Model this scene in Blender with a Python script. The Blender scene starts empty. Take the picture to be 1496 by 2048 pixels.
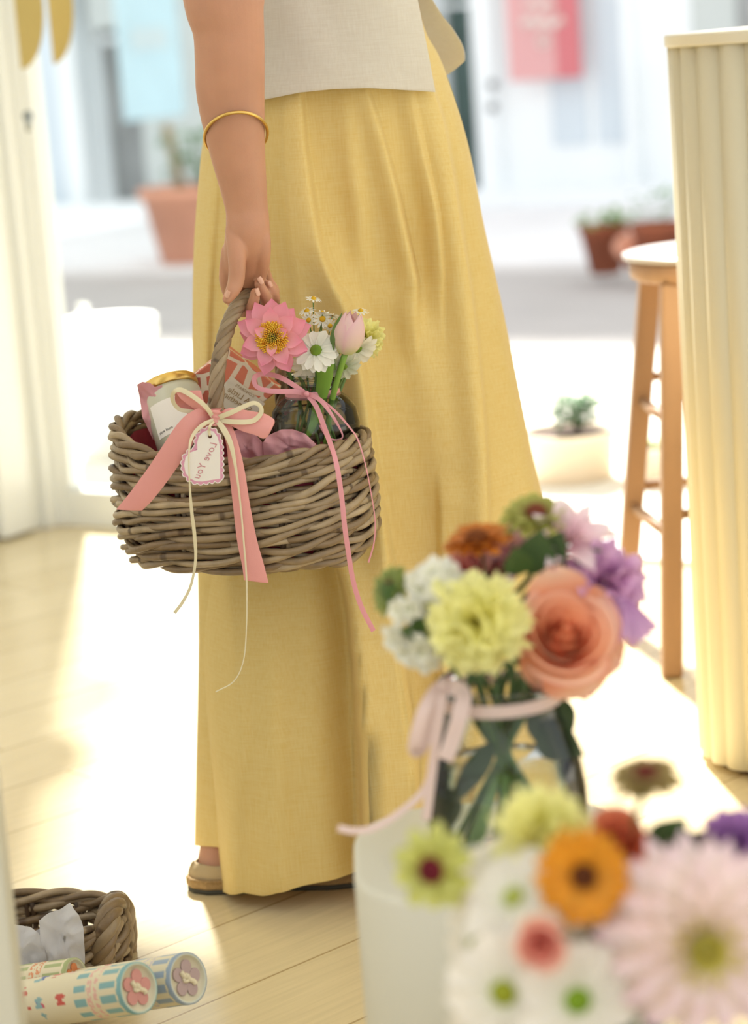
import bpy, bmesh, math, random
from mathutils import Vector, Matrix, noise
random.seed(7)
PI = math.pi
V = Vector
scene = bpy.context.scene
COL = scene.collection

# ------------------------------------------------------------------ camera
SHIFT = 0.0
FPX = 4551.0                       # focal length in pixels of the 1496x2048 frame
ROLL = math.radians(4.3)
PITCH = math.atan(0.2079 * math.cos(ROLL))
CAM = V((0, 0, 1.05))
s_, c_ = math.sin(ROLL), math.cos(ROLL)
Fw = V((0, math.cos(PITCH), -math.sin(PITCH)))
U0 = V((0, math.sin(PITCH), math.cos(PITCH)))
R0 = V((1, 0, 0))
Xc = c_ * R0 - s_ * U0
Yc = s_ * R0 + c_ * U0

def ray(px, py):
    return Fw + Xc * ((px - 748) / FPX) - Yc * ((py - 1024) / FPX)

def W(px, py, Y):
    """world point seen at pixel (px,py) standing Y metres into the place"""
    d = ray(px, py)
    return CAM + d * ((Y + SHIFT) / d.y)

def FL(px, py, z=0.0):
    d = ray(px, py)
    return CAM + d * ((z - CAM.z) / d.z)

cd = bpy.data.cameras.new('camera')
cam = bpy.data.objects.new('camera', cd)
COL.objects.link(cam)
m = Matrix((Xc, Yc, -Fw)).transposed().to_4x4()
m.translation = CAM
cam.matrix_world = m
cd.sensor_fit = 'VERTICAL'
cd.sensor_height = 36
cd.lens = 36 * FPX / 2048
cd.dof.use_dof = True
cd.dof.focus_distance = (W(480, 900, 2.55) - CAM).dot(Fw)
cd.dof.aperture_fstop = 3.2
cd.clip_end = 200
scene.camera = cam

# ------------------------------------------------------------------ light
world = bpy.data.worlds.new('sky')
scene.world = world
world.use_nodes = True
wn = world.node_tree
bg = wn.nodes['Background']
bg.inputs[0].default_value = (0.95, 0.975, 1.0, 1)
bg.inputs[1].default_value = 1.25
sd = bpy.data.lights.new('sun', 'SUN')
sun = bpy.data.objects.new('sun', sd)
COL.objects.link(sun)
SUN_EL = math.radians(43)
sdir = V((0.10 * math.cos(SUN_EL), -0.995 * math.cos(SUN_EL), -math.sin(SUN_EL)))
sun.rotation_euler = sdir.to_track_quat('-Z', 'Y').to_euler()
sd.energy = 15
sd.color = (1, 0.97, 0.9)
sd.angle = math.radians(3.5)
vs = scene.view_settings
vs.view_transform = 'Standard'
vs.look = 'None'
vs.gamma = 1
vs.use_curve_mapping = False
vs.exposure = 0.08
scene.cycles.max_bounces = 10
scene.cycles.transparent_max_bounces = 24
scene.cycles.use_denoising = True
scene.cycles.caustics_refractive = False
scene.cycles.caustics_reflective = False

# ------------------------------------------------------------------ helpers: colour and materials
def lin(c):
    def f(u):
        u /= 255.0
        return u / 12.92 if u <= 0.04045 else ((u + 0.055) / 1.055) ** 2.4
    return (f(c[0]), f(c[1]), f(c[2]))

def mixc(a, b, t):
    t = max(0, min(1, t))
    return tuple(a[i] + (b[i] - a[i]) * t for i in range(3))

def setp(b, name, v):
    if name in b.inputs:
        b.inputs[name].default_value = v

def mat(name, col, rough=0.6, metal=0.0, sss=0.0, transl=0.0, bump=0.0, bscale=60.0, var=0.0, vscale=8.0,
        stretch=(1, 1, 1), spec=0.5, vc=False, coat=0.0, sheen=0.0, alpha=1.0):
    m = bpy.data.materials.new(name)
    m.use_nodes = True
    nt = m.node_tree
    b = nt.nodes['Principled BSDF']
    out = nt.nodes['Material Output']
    L = nt.links
    cl = lin(col)
    setp(b, 'Base Color', (*cl, 1))
    setp(b, 'Roughness', rough)
    setp(b, 'Metallic', metal)
    setp(b, 'Specular IOR Level', spec)
    setp(b, 'Coat Weight', coat)
    setp(b, 'Sheen Weight', sheen)
    if sss > 0:
        setp(b, 'Subsurface Weight', sss)
        setp(b, 'Subsurface Radius', (0.6, 0.25, 0.15))
        setp(b, 'Subsurface Scale', 0.012)
    src = None
    if vc:
        at = nt.nodes.new('ShaderNodeAttribute')
        at.attribute_name = 'Col'
        src = at.outputs['Color']
    if var > 0 or bump > 0:
        tc = nt.nodes.new('ShaderNodeTexCoord')
        mp = nt.nodes.new('ShaderNodeMapping')
        mp.inputs['Scale'].default_value = stretch
        L.new(tc.outputs['Object'], mp.inputs['Vector'])
    if var > 0:
        n = nt.nodes.new('ShaderNodeTexNoise')
        n.inputs['Scale'].default_value = vscale
        n.inputs['Detail'].default_value = 6
        L.new(mp.outputs[0], n.inputs['Vector'])
        mr = nt.nodes.new('ShaderNodeMapRange')
        mr.inputs[1].default_value = 0.25
        mr.inputs[2].default_value = 0.75
        mr.inputs[3].default_value = 1 - var
        mr.inputs[4].default_value = 1 + var
        L.new(n.outputs['Fac'], mr.inputs[0])
        vm = nt.nodes.new('ShaderNodeVectorMath')
        vm.operation = 'SCALE'
        if src is None:
            vm.inputs[0].default_value = cl
        else:
            L.new(src, vm.inputs[0])
        L.new(mr.outputs[0], vm.inputs['Scale'])
        src = vm.outputs[0]
    if src is not None:
        L.new(src, b.inputs['Base Color'])
    if bump > 0:
        n2 = nt.nodes.new('ShaderNodeTexNoise')
        n2.inputs['Scale'].default_value = bscale
        n2.inputs['Detail'].default_value = 5
        L.new(mp.outputs[0], n2.inputs['Vector'])
        bp = nt.nodes.new('ShaderNodeBump')
        bp.inputs['Strength'].default_value = bump
        bp.inputs['Distance'].default_value = 0.002
        L.new(n2.outputs['Fac'], bp.inputs['Height'])
        L.new(bp.outputs[0], b.inputs['Normal'])
    if transl > 0:
        tr = nt.nodes.new('ShaderNodeBsdfTranslucent')
        tr.inputs[0].default_value = (*cl, 1)
        if src is not None:
            L.new(src, tr.inputs[0])
        mx = nt.nodes.new('ShaderNodeMixShader')
        mx.inputs[0].default_value = transl
        L.new(b.outputs[0], mx.inputs[1])
        L.new(tr.outputs[0], mx.inputs[2])
        L.new(mx.outputs[0], out.inputs['Surface'])
    return m

def glassmat(name, tint=(1, 1, 1), rough=0.0, ior=1.45, refl=1.0, edge=None):
    """thin clear wall: sees straight through, mirrors more towards grazing"""
    m = bpy.data.materials.new(name)
    m.use_nodes = True
    nt = m.node_tree
    for n in list(nt.nodes):
        if n.type != 'OUTPUT_MATERIAL':
            nt.nodes.remove(n)
    out = [n for n in nt.nodes if n.type == 'OUTPUT_MATERIAL'][0]
    tr = nt.nodes.new('ShaderNodeBsdfTransparent')
    lw = nt.nodes.new('ShaderNodeLayerWeight')
    lw.inputs[0].default_value = 0.28
    mc = nt.nodes.new('ShaderNodeMix')
    mc.data_type = 'RGBA'
    mc.inputs[6].default_value = (*tint, 1)
    mc.inputs[7].default_value = (*(edge if edge else tint), 1)
    nt.links.new(lw.outputs['Facing'], mc.inputs[0])
    nt.links.new(mc.outputs[2], tr.inputs[0])
    gl = nt.nodes.new('ShaderNodeBsdfGlossy')
    gl.inputs['Roughness'].default_value = rough
    gl.inputs[0].default_value = (1, 1, 1, 1)
    fr = nt.nodes.new('ShaderNodeFresnel')
    fr.inputs[0].default_value = ior
    mu = nt.nodes.new('ShaderNodeMath')
    mu.operation = 'MULTIPLY'
    mu.inputs[1].default_value = refl
    mx = nt.nodes.new('ShaderNodeMixShader')
    nt.links.new(fr.outputs[0], mu.inputs[0])
    nt.links.new(mu.outputs[0], mx.inputs[0])
    nt.links.new(tr.outputs[0], mx.inputs[1])
    nt.links.new(gl.outputs[0], mx.inputs[2])
    nt.links.new(mx.outputs[0], out.inputs['Surface'])
    return m

M = {}
M['wall'] = mat('white_wall', (236, 238, 236), 0.6, var=0.02)
M['frame'] = mat('white_gloss_frame', (234, 237, 236), 0.35)
M['brass'] = mat('brushed_brass', (196, 176, 112), 0.38, metal=1.0, var=0.06)
M['bangle'] = mat('gold_bangle', (226, 190, 110), 0.3, metal=1.0)
M['lockmetal'] = mat('lock_steel', (150, 155, 155), 0.3, metal=1.0)
M['facade'] = mat('pale_facade', (238, 242, 244), 0.8, var=0.04, vscale=2)
M['facade_blue'] = mat('blue_grey_panel', (208, 218, 226), 0.8, var=0.04, vscale=2)
M['facade_warm'] = mat('grey_facade', (196, 202, 200), 0.8, var=0.05, vscale=2)
M['darkglass'] = mat('shop_window_dark', (150, 152, 152), 0.55, spec=0.15, var=0.3, vscale=2.2)
M['greenglass'] = mat('doorway_dark', (80, 98, 94), 0.5, spec=0.2, var=0.35, vscale=3)
M['pavement'] = mat('pavement', (236, 234, 234), 0.85, var=0.05, vscale=4)
M['road'] = mat('asphalt', (186, 180, 176), 0.9, var=0.06, vscale=3)
M['terrace'] = mat('terrace_stone', (225, 220, 208), 0.85, var=0.04, vscale=5)
M['verge'] = mat('verge_weeds', (120, 140, 95), 0.9, var=0.3, vscale=20)
M['terracotta'] = mat('terracotta', (220, 160, 134), 0.8, var=0.12, vscale=6)
M['terracotta_dark'] = mat('old_terracotta', (150, 84, 58), 0.85, var=0.2, vscale=10)
M['palepot'] = mat('pale_clay', (242, 224, 200), 0.85, var=0.06, vscale=6)
M['whitepot'] = mat('white_tub', (240, 240, 235), 0.5)
M['soil'] = mat('potting_soil', (82, 62, 52), 0.95, var=0.3, vscale=60, bump=0.8)
M['leaf'] = mat('leaf', (90, 130, 70), 0.5, transl=0.35, vc=True)
M['petal'] = mat('petal', (240, 240, 240), 0.55, transl=0.35, vc=True, bump=0.15, bscale=300)
M['flowercentre'] = mat('flower_centre', (200, 180, 60), 0.8, vc=True)
M['stem'] = mat('green_stem', (96, 128, 62), 0.45, vc=True)
M['bark'] = mat('bark', (170, 150, 120), 0.9, var=0.2)
M['counter'] = mat('cream_counter', (216, 209, 184), 0.5)
M['countertop'] = mat('counter_top', (222, 216, 196), 0.4)
M['wood'] = mat('worn_oak', (160, 124, 92), 0.5, var=0.28, vscale=14, stretch=(1, 1, 0.12), bump=0.3, bscale=50)
M['seat'] = mat('pale_seat', (190, 182, 178), 0.25, var=0.05)
M['plinth'] = mat('white_plinth', (208, 204, 186), 0.45)
M['skin'] = mat('skin', (194, 142, 112), 0.5, sss=0.25, var=0.06, vscale=30, bump=0.12, bscale=500)
M['nail'] = mat('nail', (222, 172, 146), 0.3, coat=0.3)
M['hair'] = mat('brown_hair', (80, 52, 35), 0.5)
M['sandal'] = mat('taupe_suede', (182, 160, 122), 0.8, var=0.06, vscale=40)
M['jute'] = mat('jute_sole', (170, 140, 96), 0.9, var=0.2, vscale=200, bump=0.8, bscale=400)
M['rubber'] = mat('dark_rubber', (70, 68, 58), 0.7)
M['pink_ribbon'] = mat('pink_ribbon', (242, 172, 166), 0.42, transl=0.18, bump=0.12, bscale=900, spec=0.4)
M['rose_ribbon'] = mat('rose_ribbon', (243, 172, 180), 0.35, transl=0.2)
M['cream_ribbon'] = mat('cream_ribbon', (240, 230, 196), 0.5, transl=0.2)
M['pale_ribbon'] = mat('pale_pink_ribbon', (246, 226, 218), 0.45, transl=0.35)
M['tissue'] = mat('pink_tissue', (240, 184, 190), 0.75, transl=0.35, bump=0.6, bscale=70, var=0.06)
M['deep_tissue'] = mat('deep_pink_tissue', (214, 92, 112), 0.75, transl=0.3, bump=0.6, bscale=70, var=0.08)
M['white_tissue'] = mat('white_tissue', (236, 236, 240), 0.75, transl=0.45, bump=0.5, bscale=60)
M['card'] = mat('cream_card', (232, 222, 200), 0.6)
M['white_card'] = mat('white_card', (238, 232, 224), 0.5)
M['lilac_print'] = mat('lilac_print', (222, 158, 182), 0.6)
M['tag_hole'] = mat('hole_dark', (92, 60, 44), 0.9)
M['tag_ink'] = mat('rose_ink', (206, 140, 146), 0.6)
M['gold_ink'] = mat('gold_ink', (168, 138, 84), 0.45)
M['black_ink'] = mat('black_ink', (58, 54, 52), 0.6)
M['wax'] = mat('sage_wax_jar', (202, 200, 178), 0.22, coat=0.5, var=0.02)
M['glass'] = glassmat('clear_glass', (0.98, 0.985, 0.975), 0.0, 1.42, 1.0, (0.22, 0.25, 0.20))
M['pane'] = glassmat('window_pane', (0.98, 0.99, 0.98), 0.0, 1.2, 0.5)
M['water'] = glassmat('water', (0.93, 0.955, 0.92), 0.02, 1.25, 1.0, (0.7, 0.75, 0.68))
M['banner_blue'] = mat('blue_banner', (222, 244, 250), 0.7, transl=0.3, var=0.05, vscale=3)
M['banner_pink'] = mat('pink_banner', (240, 190, 190), 0.7, transl=0.3)
M['banner_rose'] = mat('rose_banner', (230, 140, 146), 0.7, transl=0.3)
M['banner_white'] = mat('banner_white', (250, 240, 232), 0.7, transl=0.3)
M['banner_pale'] = mat('banner_pale_blue', (236, 248, 250), 0.7, transl=0.3)
M['metal_grey'] = mat('grey_metal', (130, 132, 132), 0.4, metal=0.6)

# rattan: vertex tone times fine streaks and dark growth nodes
def rattan(name):
    m = mat(name, (150, 125, 90), 0.42, vc=True, var=0.22, vscale=45, bump=0.35, bscale=220)
    return m
M['rattan'] = rattan('grey_rattan')

# linen: woven streaks in both directions
def linen(name, col, dark, transl, rough=0.75):
    m = mat(name, col, rough, transl=transl, sheen=0.1)
    nt = m.node_tree
    L = nt.links
    b = nt.nodes['Principled BSDF']
    tc = nt.nodes.new('ShaderNodeTexCoord')
    src = []
    for sc, st in ((620, (1, 1, 0.04)), (800, (0.05, 0.05, 1))):
        mp = nt.nodes.new('ShaderNodeMapping')
        mp.inputs['Scale'].default_value = st
        L.new(tc.outputs['Object'], mp.inputs['Vector'])
        n = nt.nodes.new('ShaderNodeTexNoise')
        n.inputs['Scale'].default_value = sc
        n.inputs['Detail'].default_value = 3
        L.new(mp.outputs[0], n.inputs['Vector'])
        src.append(n.outputs['Fac'])
    ad = nt.nodes.new('ShaderNodeMath')
    ad.operation = 'ADD'
    L.new(src[0], ad.inputs[0])
    L.new(src[1], ad.inputs[1])
    mr = nt.nodes.new('ShaderNodeMapRange')
    mr.inputs[1].default_value = 0.7
    mr.inputs[2].default_value = 1.3
    L.new(ad.outputs[0], mr.inputs[0])
    mx = nt.nodes.new('ShaderNodeMix')
    mx.data_type = 'RGBA'
    mx.inputs[6].default_value = (*lin(dark), 1)
    mx.inputs[7].default_value = (*lin(col), 1)
    L.new(mr.outputs[0], mx.inputs[0])
    L.new(mx.outputs[2], b.inputs['Base Color'])
    for n in nt.nodes:
        if n.type == 'BSDF_TRANSLUCENT':
            L.new(mx.outputs[2], n.inputs[0])
    n3 = nt.nodes.new('ShaderNodeTexNoise')
    n3.inputs['Scale'].default_value = 9
    n3.inputs['Detail'].default_value = 4
    mp3 = nt.nodes.new('ShaderNodeMapping')
    mp3.inputs['Scale'].default_value = (1.6, 1.6, 0.5)
    mp3.inputs['Rotation'].default_value = (0.2, 0.5, 0)
    L.new(tc.outputs['Object'], mp3.inputs['Vector'])
    L.new(mp3.outputs[0], n3.inputs['Vector'])
    b1 = nt.nodes.new('ShaderNodeBump')
    b1.inputs['Strength'].default_value = 0.45
    b1.inputs['Distance'].default_value = 0.012
    L.new(n3.outputs['Fac'], b1.inputs['Height'])
    b2 = nt.nodes.new('ShaderNodeBump')
    b2.inputs['Strength'].default_value = 0.18
    b2.inputs['Distance'].default_value = 0.0008
    L.new(ad.outputs[0], b2.inputs['Height'])
    L.new(b1.outputs[0], b2.inputs['Normal'])
    L.new(b2.outputs[0], b.inputs['Normal'])
    return m
M['yellow_linen'] = linen('yellow_linen', (250, 229, 160), (244, 217, 136), 0.3)
M['white_linen'] = linen('white_linen', (243, 240, 232), (235, 230, 220), 0.42)

# giraffe-like printed card: coral cells between cream lines
def cellprint():
    m = mat('coral_cell_print', (190, 95, 75), 0.5)
    nt = m.node_tree
    L = nt.links
    b = nt.nodes['Principled BSDF']
    tc = nt.nodes.new('ShaderNodeTexCoord')
    v = nt.nodes.new('ShaderNodeTexVoronoi')
    v.feature = 'DISTANCE_TO_EDGE'
    v.inputs['Scale'].default_value = 38
    v2 = nt.nodes.new('ShaderNodeTexVoronoi')
    v2.inputs['Scale'].default_value = 38
    L.new(tc.outputs['Object'], v.inputs['Vector'])
    L.new(tc.outputs['Object'], v2.inputs['Vector'])
    gt = nt.nodes.new('ShaderNodeMath')
    gt.operation = 'GREATER_THAN'
    gt.inputs[1].default_value = 0.075
    L.new(v.outputs['Distance'], gt.inputs[0])
    sx = nt.nodes.new('ShaderNodeSeparateXYZ')
    L.new(tc.outputs['Object'], sx.inputs[0])
    mr = nt.nodes.new('ShaderNodeMapRange')
    mr.inputs[1].default_value = -0.01
    mr.inputs[2].default_value = 0.045
    L.new(sx.outputs[0], mr.inputs[0])
    m1 = nt.nodes.new('ShaderNodeMix')
    m1.data_type = 'RGBA'
    m1.inputs[6].default_value = (*lin((184, 84, 66)), 1)
    m1.inputs[7].default_value = (*lin((222, 128, 98)), 1)
    L.new(mr.outputs[0], m1.inputs[0])
    m2 = nt.nodes.new('ShaderNodeMix')
    m2.data_type = 'RGBA'
    m2.inputs[6].default_value = (*lin((238, 222, 196)), 1)
    L.new(gt.outputs[0], m2.inputs[0])
    L.new(m1.outputs[2], m2.inputs[7])
    L.new(m2.outputs[2], b.inputs['Base Color'])
    return m
M['cellprint'] = cellprint()

# pale oak boards
ALPHA = math.radians(32)
TD = V((math.cos(ALPHA), -math.sin(ALPHA), 0))     # along the shop front, towards the right
ND = V((math.sin(ALPHA), math.cos(ALPHA), 0))      # out through the shop front
def boards():
    m = mat('pale_oak_boards', (214, 190, 140), 0.24, spec=0.9)
    nt = m.node_tree
    L = nt.links
    b = nt.nodes['Principled BSDF']
    tc = nt.nodes.new('ShaderNodeTexCoord')
    mp = nt.nodes.new('ShaderNodeMapping')
    mp.inputs['Rotation'].default_value = (0, 0, -math.radians(42))
    L.new(tc.outputs['Object'], mp.inputs['Vector'])
    br = nt.nodes.new('ShaderNodeTexBrick')
    br.inputs['Scale'].default_value = 1
    br.inputs['Brick Width'].default_value = 1.3
    br.inputs['Row Height'].default_value = 0.17
    br.inputs['Mortar Size'].default_value = 0.0022
    br.inputs['Mortar Smooth'].default_value = 0.6
    br.inputs['Color1'].default_value = (*lin((224, 207, 168)), 1)
    br.inputs['Color2'].default_value = (*lin((215, 196, 154)), 1)
    br.inputs['Mortar'].default_value = (*lin((176, 152, 112)), 1)
    L.new(mp.outputs[0], br.inputs['Vector'])
    mp2 = nt.nodes.new('ShaderNodeMapping')
    mp2.inputs['Scale'].default_value = (2.5, 40, 1)
    L.new(mp.outputs[0], mp2.inputs['Vector'])
    n = nt.nodes.new('ShaderNodeTexNoise')
    n.inputs['Scale'].default_value = 3
    n.inputs['Detail'].default_value = 7
    L.new(mp2.outputs[0], n.inputs['Vector'])
    mr = nt.nodes.new('ShaderNodeMapRange')
    mr.inputs[1].default_value = 0.3
    mr.inputs[2].default_value = 0.7
    mr.inputs[3].default_value = 0.93
    mr.inputs[4].default_value = 1.05
    L.new(n.outputs['Fac'], mr.inputs[0])
    vm = nt.nodes.new('ShaderNodeVectorMath')
    vm.operation = 'SCALE'
    L.new(br.outputs['Color'], vm.inputs[0])
    L.new(mr.outputs[0], vm.inputs['Scale'])
    L.new(vm.outputs[0], b.inputs['Base Color'])
    bp = nt.nodes.new('ShaderNodeBump')
    bp.inputs['Strength'].default_value = 0.25
    bp.inputs['Distance'].default_value = 0.001
    L.new(n.outputs['Fac'], bp.inputs['Height'])
    L.new(bp.outputs[0], b.inputs['Normal'])
    return m
M['boards'] = boards()

# ------------------------------------------------------------------ helpers: objects
ORIG = {}
class MB:
    """collects world-space vertices and faces (with a colour per vertex) for ONE mesh"""
    def __init__(self):
        self.v = []; self.f = []; self.c = []
    def add(self, vs, fs, col=(1, 1, 1)):
        o = len(self.v)
        self.v += [V(p) for p in vs]
        self.f += [tuple(i + o for i in f) for f in fs]
        if callable(col):
            self.c += [col(V(p)) for p in vs]
        elif len(vs) and isinstance(col, list):
            self.c += col
        else:
            self.c += [col] * len(vs)
        return self

def obj(name, mb, material, parent=None, smooth=True, label=None, kind=None):
    me = bpy.data.meshes.new(name)
    po = ORIG[parent.name] if parent is not None else V((0, 0, 0))
    if parent is None:
        xs = [p.x for p in mb.v]; ys = [p.y for p in mb.v]; zs = [p.z for p in mb.v]
        org = V(((min(xs) + max(xs)) / 2, (min(ys) + max(ys)) / 2, min(zs)))
    else:
        org = po
    me.from_pydata([tuple(p - org) for p in mb.v], [], mb.f)
    me.update()
    at = me.color_attributes.new('Col', 'FLOAT_COLOR', 'POINT')
    flat = []
    for c in mb.c:
        flat += [c[0], c[1], c[2], 1.0]
    at.data.foreach_set('color', flat)
    if smooth:
        me.polygons.foreach_set('use_smooth', [True] * len(me.polygons))
    me.materials.append(M[material] if isinstance(material, str) else material)
    o = bpy.data.objects.new(name, me)
    COL.objects.link(o)
    if parent is None:
        o.location = org
    else:
        o.parent = parent
    ORIG[o.name] = org
    if label: o['label'] = label
    if kind: o['kind'] = kind
    return o

def tag(o, label, cat, group=None):
    o['label'] = label; o['category'] = cat
    if group: o['group'] = group
    return o

def thing(name, label, cat, loc, group=None):
    o = bpy.data.objects.new(name, None)
    o.empty_display_size = 0.05
    COL.objects.link(o)
    o.location = loc
    ORIG[o.name] = V(loc)
    return tag(o, label, cat, group)

def struct(name, mb, material, smooth=False):
    return obj(name, mb, material, None, smooth, kind='structure')

def copy_tree(o, delta, parent=None):
    c = o.copy()
    COL.objects.link(c)
    if parent is None:
        c.location = V(o.location) + V(delta)
    else:
        c.parent = parent
    for ch in list(o.children):
        copy_tree(ch, delta, c)
    return c

def solid(o, t, off=0.0):
    md = o.modifiers.new('thickness', 'SOLIDIFY')
    md.thickness = t; md.offset = off
    wn_ = o.modifiers.new('normals', 'WEIGHTED_NORMAL'); wn_.weight = 100; wn_.mode = 'FACE_AREA'
    return o

def bevel(o, w, n=2):
    md = o.modifiers.new('bevel', 'BEVEL')
    md.width = w; md.segments = n; md.limit_method = 'ANGLE'
    return o

# ---- shapes
def box_pts(mb, p0, ax, ay, az, col=(1, 1, 1)):
    p0, ax, ay, az = V(p0), V(ax), V(ay), V(az)
    vs = [p0, p0 + ax, p0 + ax + ay, p0 + ay, p0 + az, p0 + ax + az, p0 + ax + ay + az, p0 + ay + az]
    mb.add(vs, [(0, 3, 2, 1), (4, 5, 6, 7), (0, 1, 5, 4), (1, 2, 6, 5), (2, 3, 7, 6), (3, 0, 4, 7)], col)
    return mb

def catmull(pts, n):
    """pts: tuples of floats; returns n samples along a Catmull-Rom curve"""
    P = [tuple(p) for p in pts]
    if len(P) == 2:
        return [tuple(P[0][k] + (P[1][k] - P[0][k]) * i / (n - 1) for k in range(len(P[0]))) for i in range(n)]
    out = []
    S = len(P) - 1
    for i in range(n):
        t = i / (n - 1) * S
        j = min(int(t), S - 1)
        u = t - j
        p1, p2 = P[j], P[j + 1]
        p0 = P[j - 1] if j > 0 else tuple(2 * a - b for a, b in zip(p1, p2))
        p3 = P[j + 2] if j + 2 <= S else tuple(2 * b - a for a, b in zip(p1, p2))
        out.append(tuple(0.5 * ((2 * b) + (-a + c) * u + (2 * a - 5 * b + 4 * c - d) * u * u + (-a + 3 * b - 3 * c + d) * u ** 3)
                         for a, b, c, d in zip(p0, p1, p2, p3)))
    return out

def frames(pts, closed=False):
    n = len(pts)
    T = []
    for i in range(n):
        if closed:
            d = pts[(i + 1) % n] - pts[i - 1]
        else:
            d = pts[min(i + 1, n - 1)] - pts[max(i - 1, 0)]
        T.append(d.normalized() if d.length > 1e-12 else V((0, 0, 1)))
    up = V((0, 1, 0)) if abs(T[0].y) < 0.8 else V((1, 0, 0))
    a = (up - T[0] * up.dot(T[0])).normalized()
    A = [a]
    for i in range(1, n):
        a = A[-1] - T[i] * A[-1].dot(T[i])
        a = a.normalized() if a.length > 1e-9 else A[-1]
        A.append(a)
    B = [T[i].cross(A[i]) for i in range(n)]
    return T, A, B

def tube(mb, pts, r, seg=8, col=(1, 1, 1), closed=False, cap=True, flat=1.0):
    """r: float or list; flat squashes the section along the second frame axis"""
    pts = [V(p) for p in pts]
    n = len(pts)
    rr = r if isinstance(r, (list, tuple)) else [r] * n
    T, A, B = frames(pts, closed)
    vs = []
    for i in range(n):
        for k in range(seg):
            a = 2 * PI * k / seg
            vs.append(pts[i] + A[i] * (math.cos(a) * rr[i]) + B[i] * (math.sin(a) * rr[i] * flat))
    fs = []
    for i in range(n if closed else n - 1):
        j = (i + 1) % n
        for k in range(seg):
            l = (k + 1) % seg
            fs.append((i * seg + k, i * seg + l, j * seg + l, j * seg + k))
    if cap and not closed:
        fs.append(tuple(range(seg))[::-1])
        fs.append(tuple((n - 1) * seg + k for k in range(seg)))
    mb.add(vs, fs, col)
    return mb

def lathe(mb, C, prof, seg=48, axis=None, col=(1, 1, 1), capb=False, capt=False, sx=1.0, sy=1.0):
    """prof: list of (radius, height) along the axis from C"""
    C = V(C)
    Z = V(axis).normalized() if axis is not None else V((0, 0, 1))
    X = V((1, 0, 0)); X = (X - Z * X.dot(Z)).normalized()
    Y = Z.cross(X)
    vs = []
    cs = []
    for j, (r, h) in enumerate(prof):
        for k in range(seg):
            a = 2 * PI * k / seg
            vs.append(C + X * (r * sx * math.cos(a)) + Y * (r * sy * math.sin(a)) + Z * h)
            cs.append(col[j] if isinstance(col, list) else col)
    fs = []
    for j in range(len(prof) - 1):
        for k in range(seg):
            l = (k + 1) % seg
            fs.append((j * seg + k, j * seg + l, (j + 1) * seg + l, (j + 1) * seg + k))
    if capb: fs.append(tuple(range(seg))[::-1])
    if capt: fs.append(tuple((len(prof) - 1) * seg + k for k in range(seg)))
    mb.add(vs, fs, cs)
    return mb

def basis(N, spin=0.0):
    N = V(N).normalized()
    X = V((0, 0, 1)) if abs(N.z) < 0.9 else V((0, 1, 0))
    X = (X - N * X.dot(N)).normalized()
    Y = N.cross(X)
    c, s = math.cos(spin), math.sin(spin)
    return X * c + Y * s, Y * c - X * s, N

def grad(stops, s):
    for i in range(len(stops) - 1):
        if s <= stops[i + 1][0]:
            a, b = stops[i], stops[i + 1]
            return mixc(a[1], b[1], (s - a[0]) / max(1e-6, b[0] - a[0]))
    return stops[-1][1]

def G(*st):
    return [(a, lin(b)) for a, b in st]

def wprof(kind, s):
    if kind == 'round':   return (math.sin(PI * min(1, 0.12 + 0.86 * s) ** 1.15)) ** 0.7 if s < 1 else 0.1
    if kind == 'point':   return max(0.02, (math.sin(PI * (0.08 + 0.92 * s ** 0.85))) ** 0.85)
    if kind == 'strap':   return 0.55 + 0.45 * math.sin(PI * min(s, .5)) if s < 0.82 else max(0.12, math.sqrt(max(0, 1 - ((s - 0.82) / 0.18) ** 2)) )
    if kind == 'dahlia':  return max(0.06, math.sin(PI * (0.13 + 0.80 * s ** .9)) ** 0.65) * (1 if s < .72 else 1 - .9 * ((s - .72) / .28) ** 1.6)
    if kind == 'fan':     return 0.18 + 0.82 * s ** 0.8
    if kind == 'leaf':    return max(0.02, math.sin(PI * s ** 0.75))
    return 1

def petal(mb, base, out, nrm, L, Wd, el0=0.2, bend=0.0, cup=0.15, kind='point', stops=None, nl=8, nw=5,
          ruf=0.0, rf=7.0, jit=0.0, twist=0.0):
    side = nrm.cross(out).normalized()
    vs, cs, fs = [], [], []
    p = V(base); ds = L / nl
    ph = random.uniform(0, 6.3)
    cj = 1 + random.uniform(-jit, jit)
    for i in range(nl + 1):
        s = i / nl
        el = el0 + bend * s
        d = out * math.cos(el) + nrm * math.sin(el)
        nn = nrm * math.cos(el) - out * math.sin(el)
        if i: p = p + d * ds
        w = Wd * 0.5 * wprof(kind, s)
        tw = twist * s
        for k in range(nw):
            u = -1 + 2 * k / (nw - 1)
            q = p + (side * math.cos(tw) + nn * math.sin(tw)) * (u * w) + nn * (cup * u * u * w)
            if ruf:
                q = q + nn * (ruf * s * s * math.sin(rf * u + ph)) + d * (ruf * 0.7 * s ** 3 * math.sin(rf * 1.6 * u + ph * 2))
            vs.append(q)
            c = grad(stops, s)
            f = cj
            cs.append((c[0] * f, c[1] * f, c[2] * f))
    for i in range(nl):
        for k in range(nw - 1):
            a = i * nw + k
            fs.append((a, a + 1, a + nw + 1, a + nw))
    mb.add(vs, fs, cs)

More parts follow.
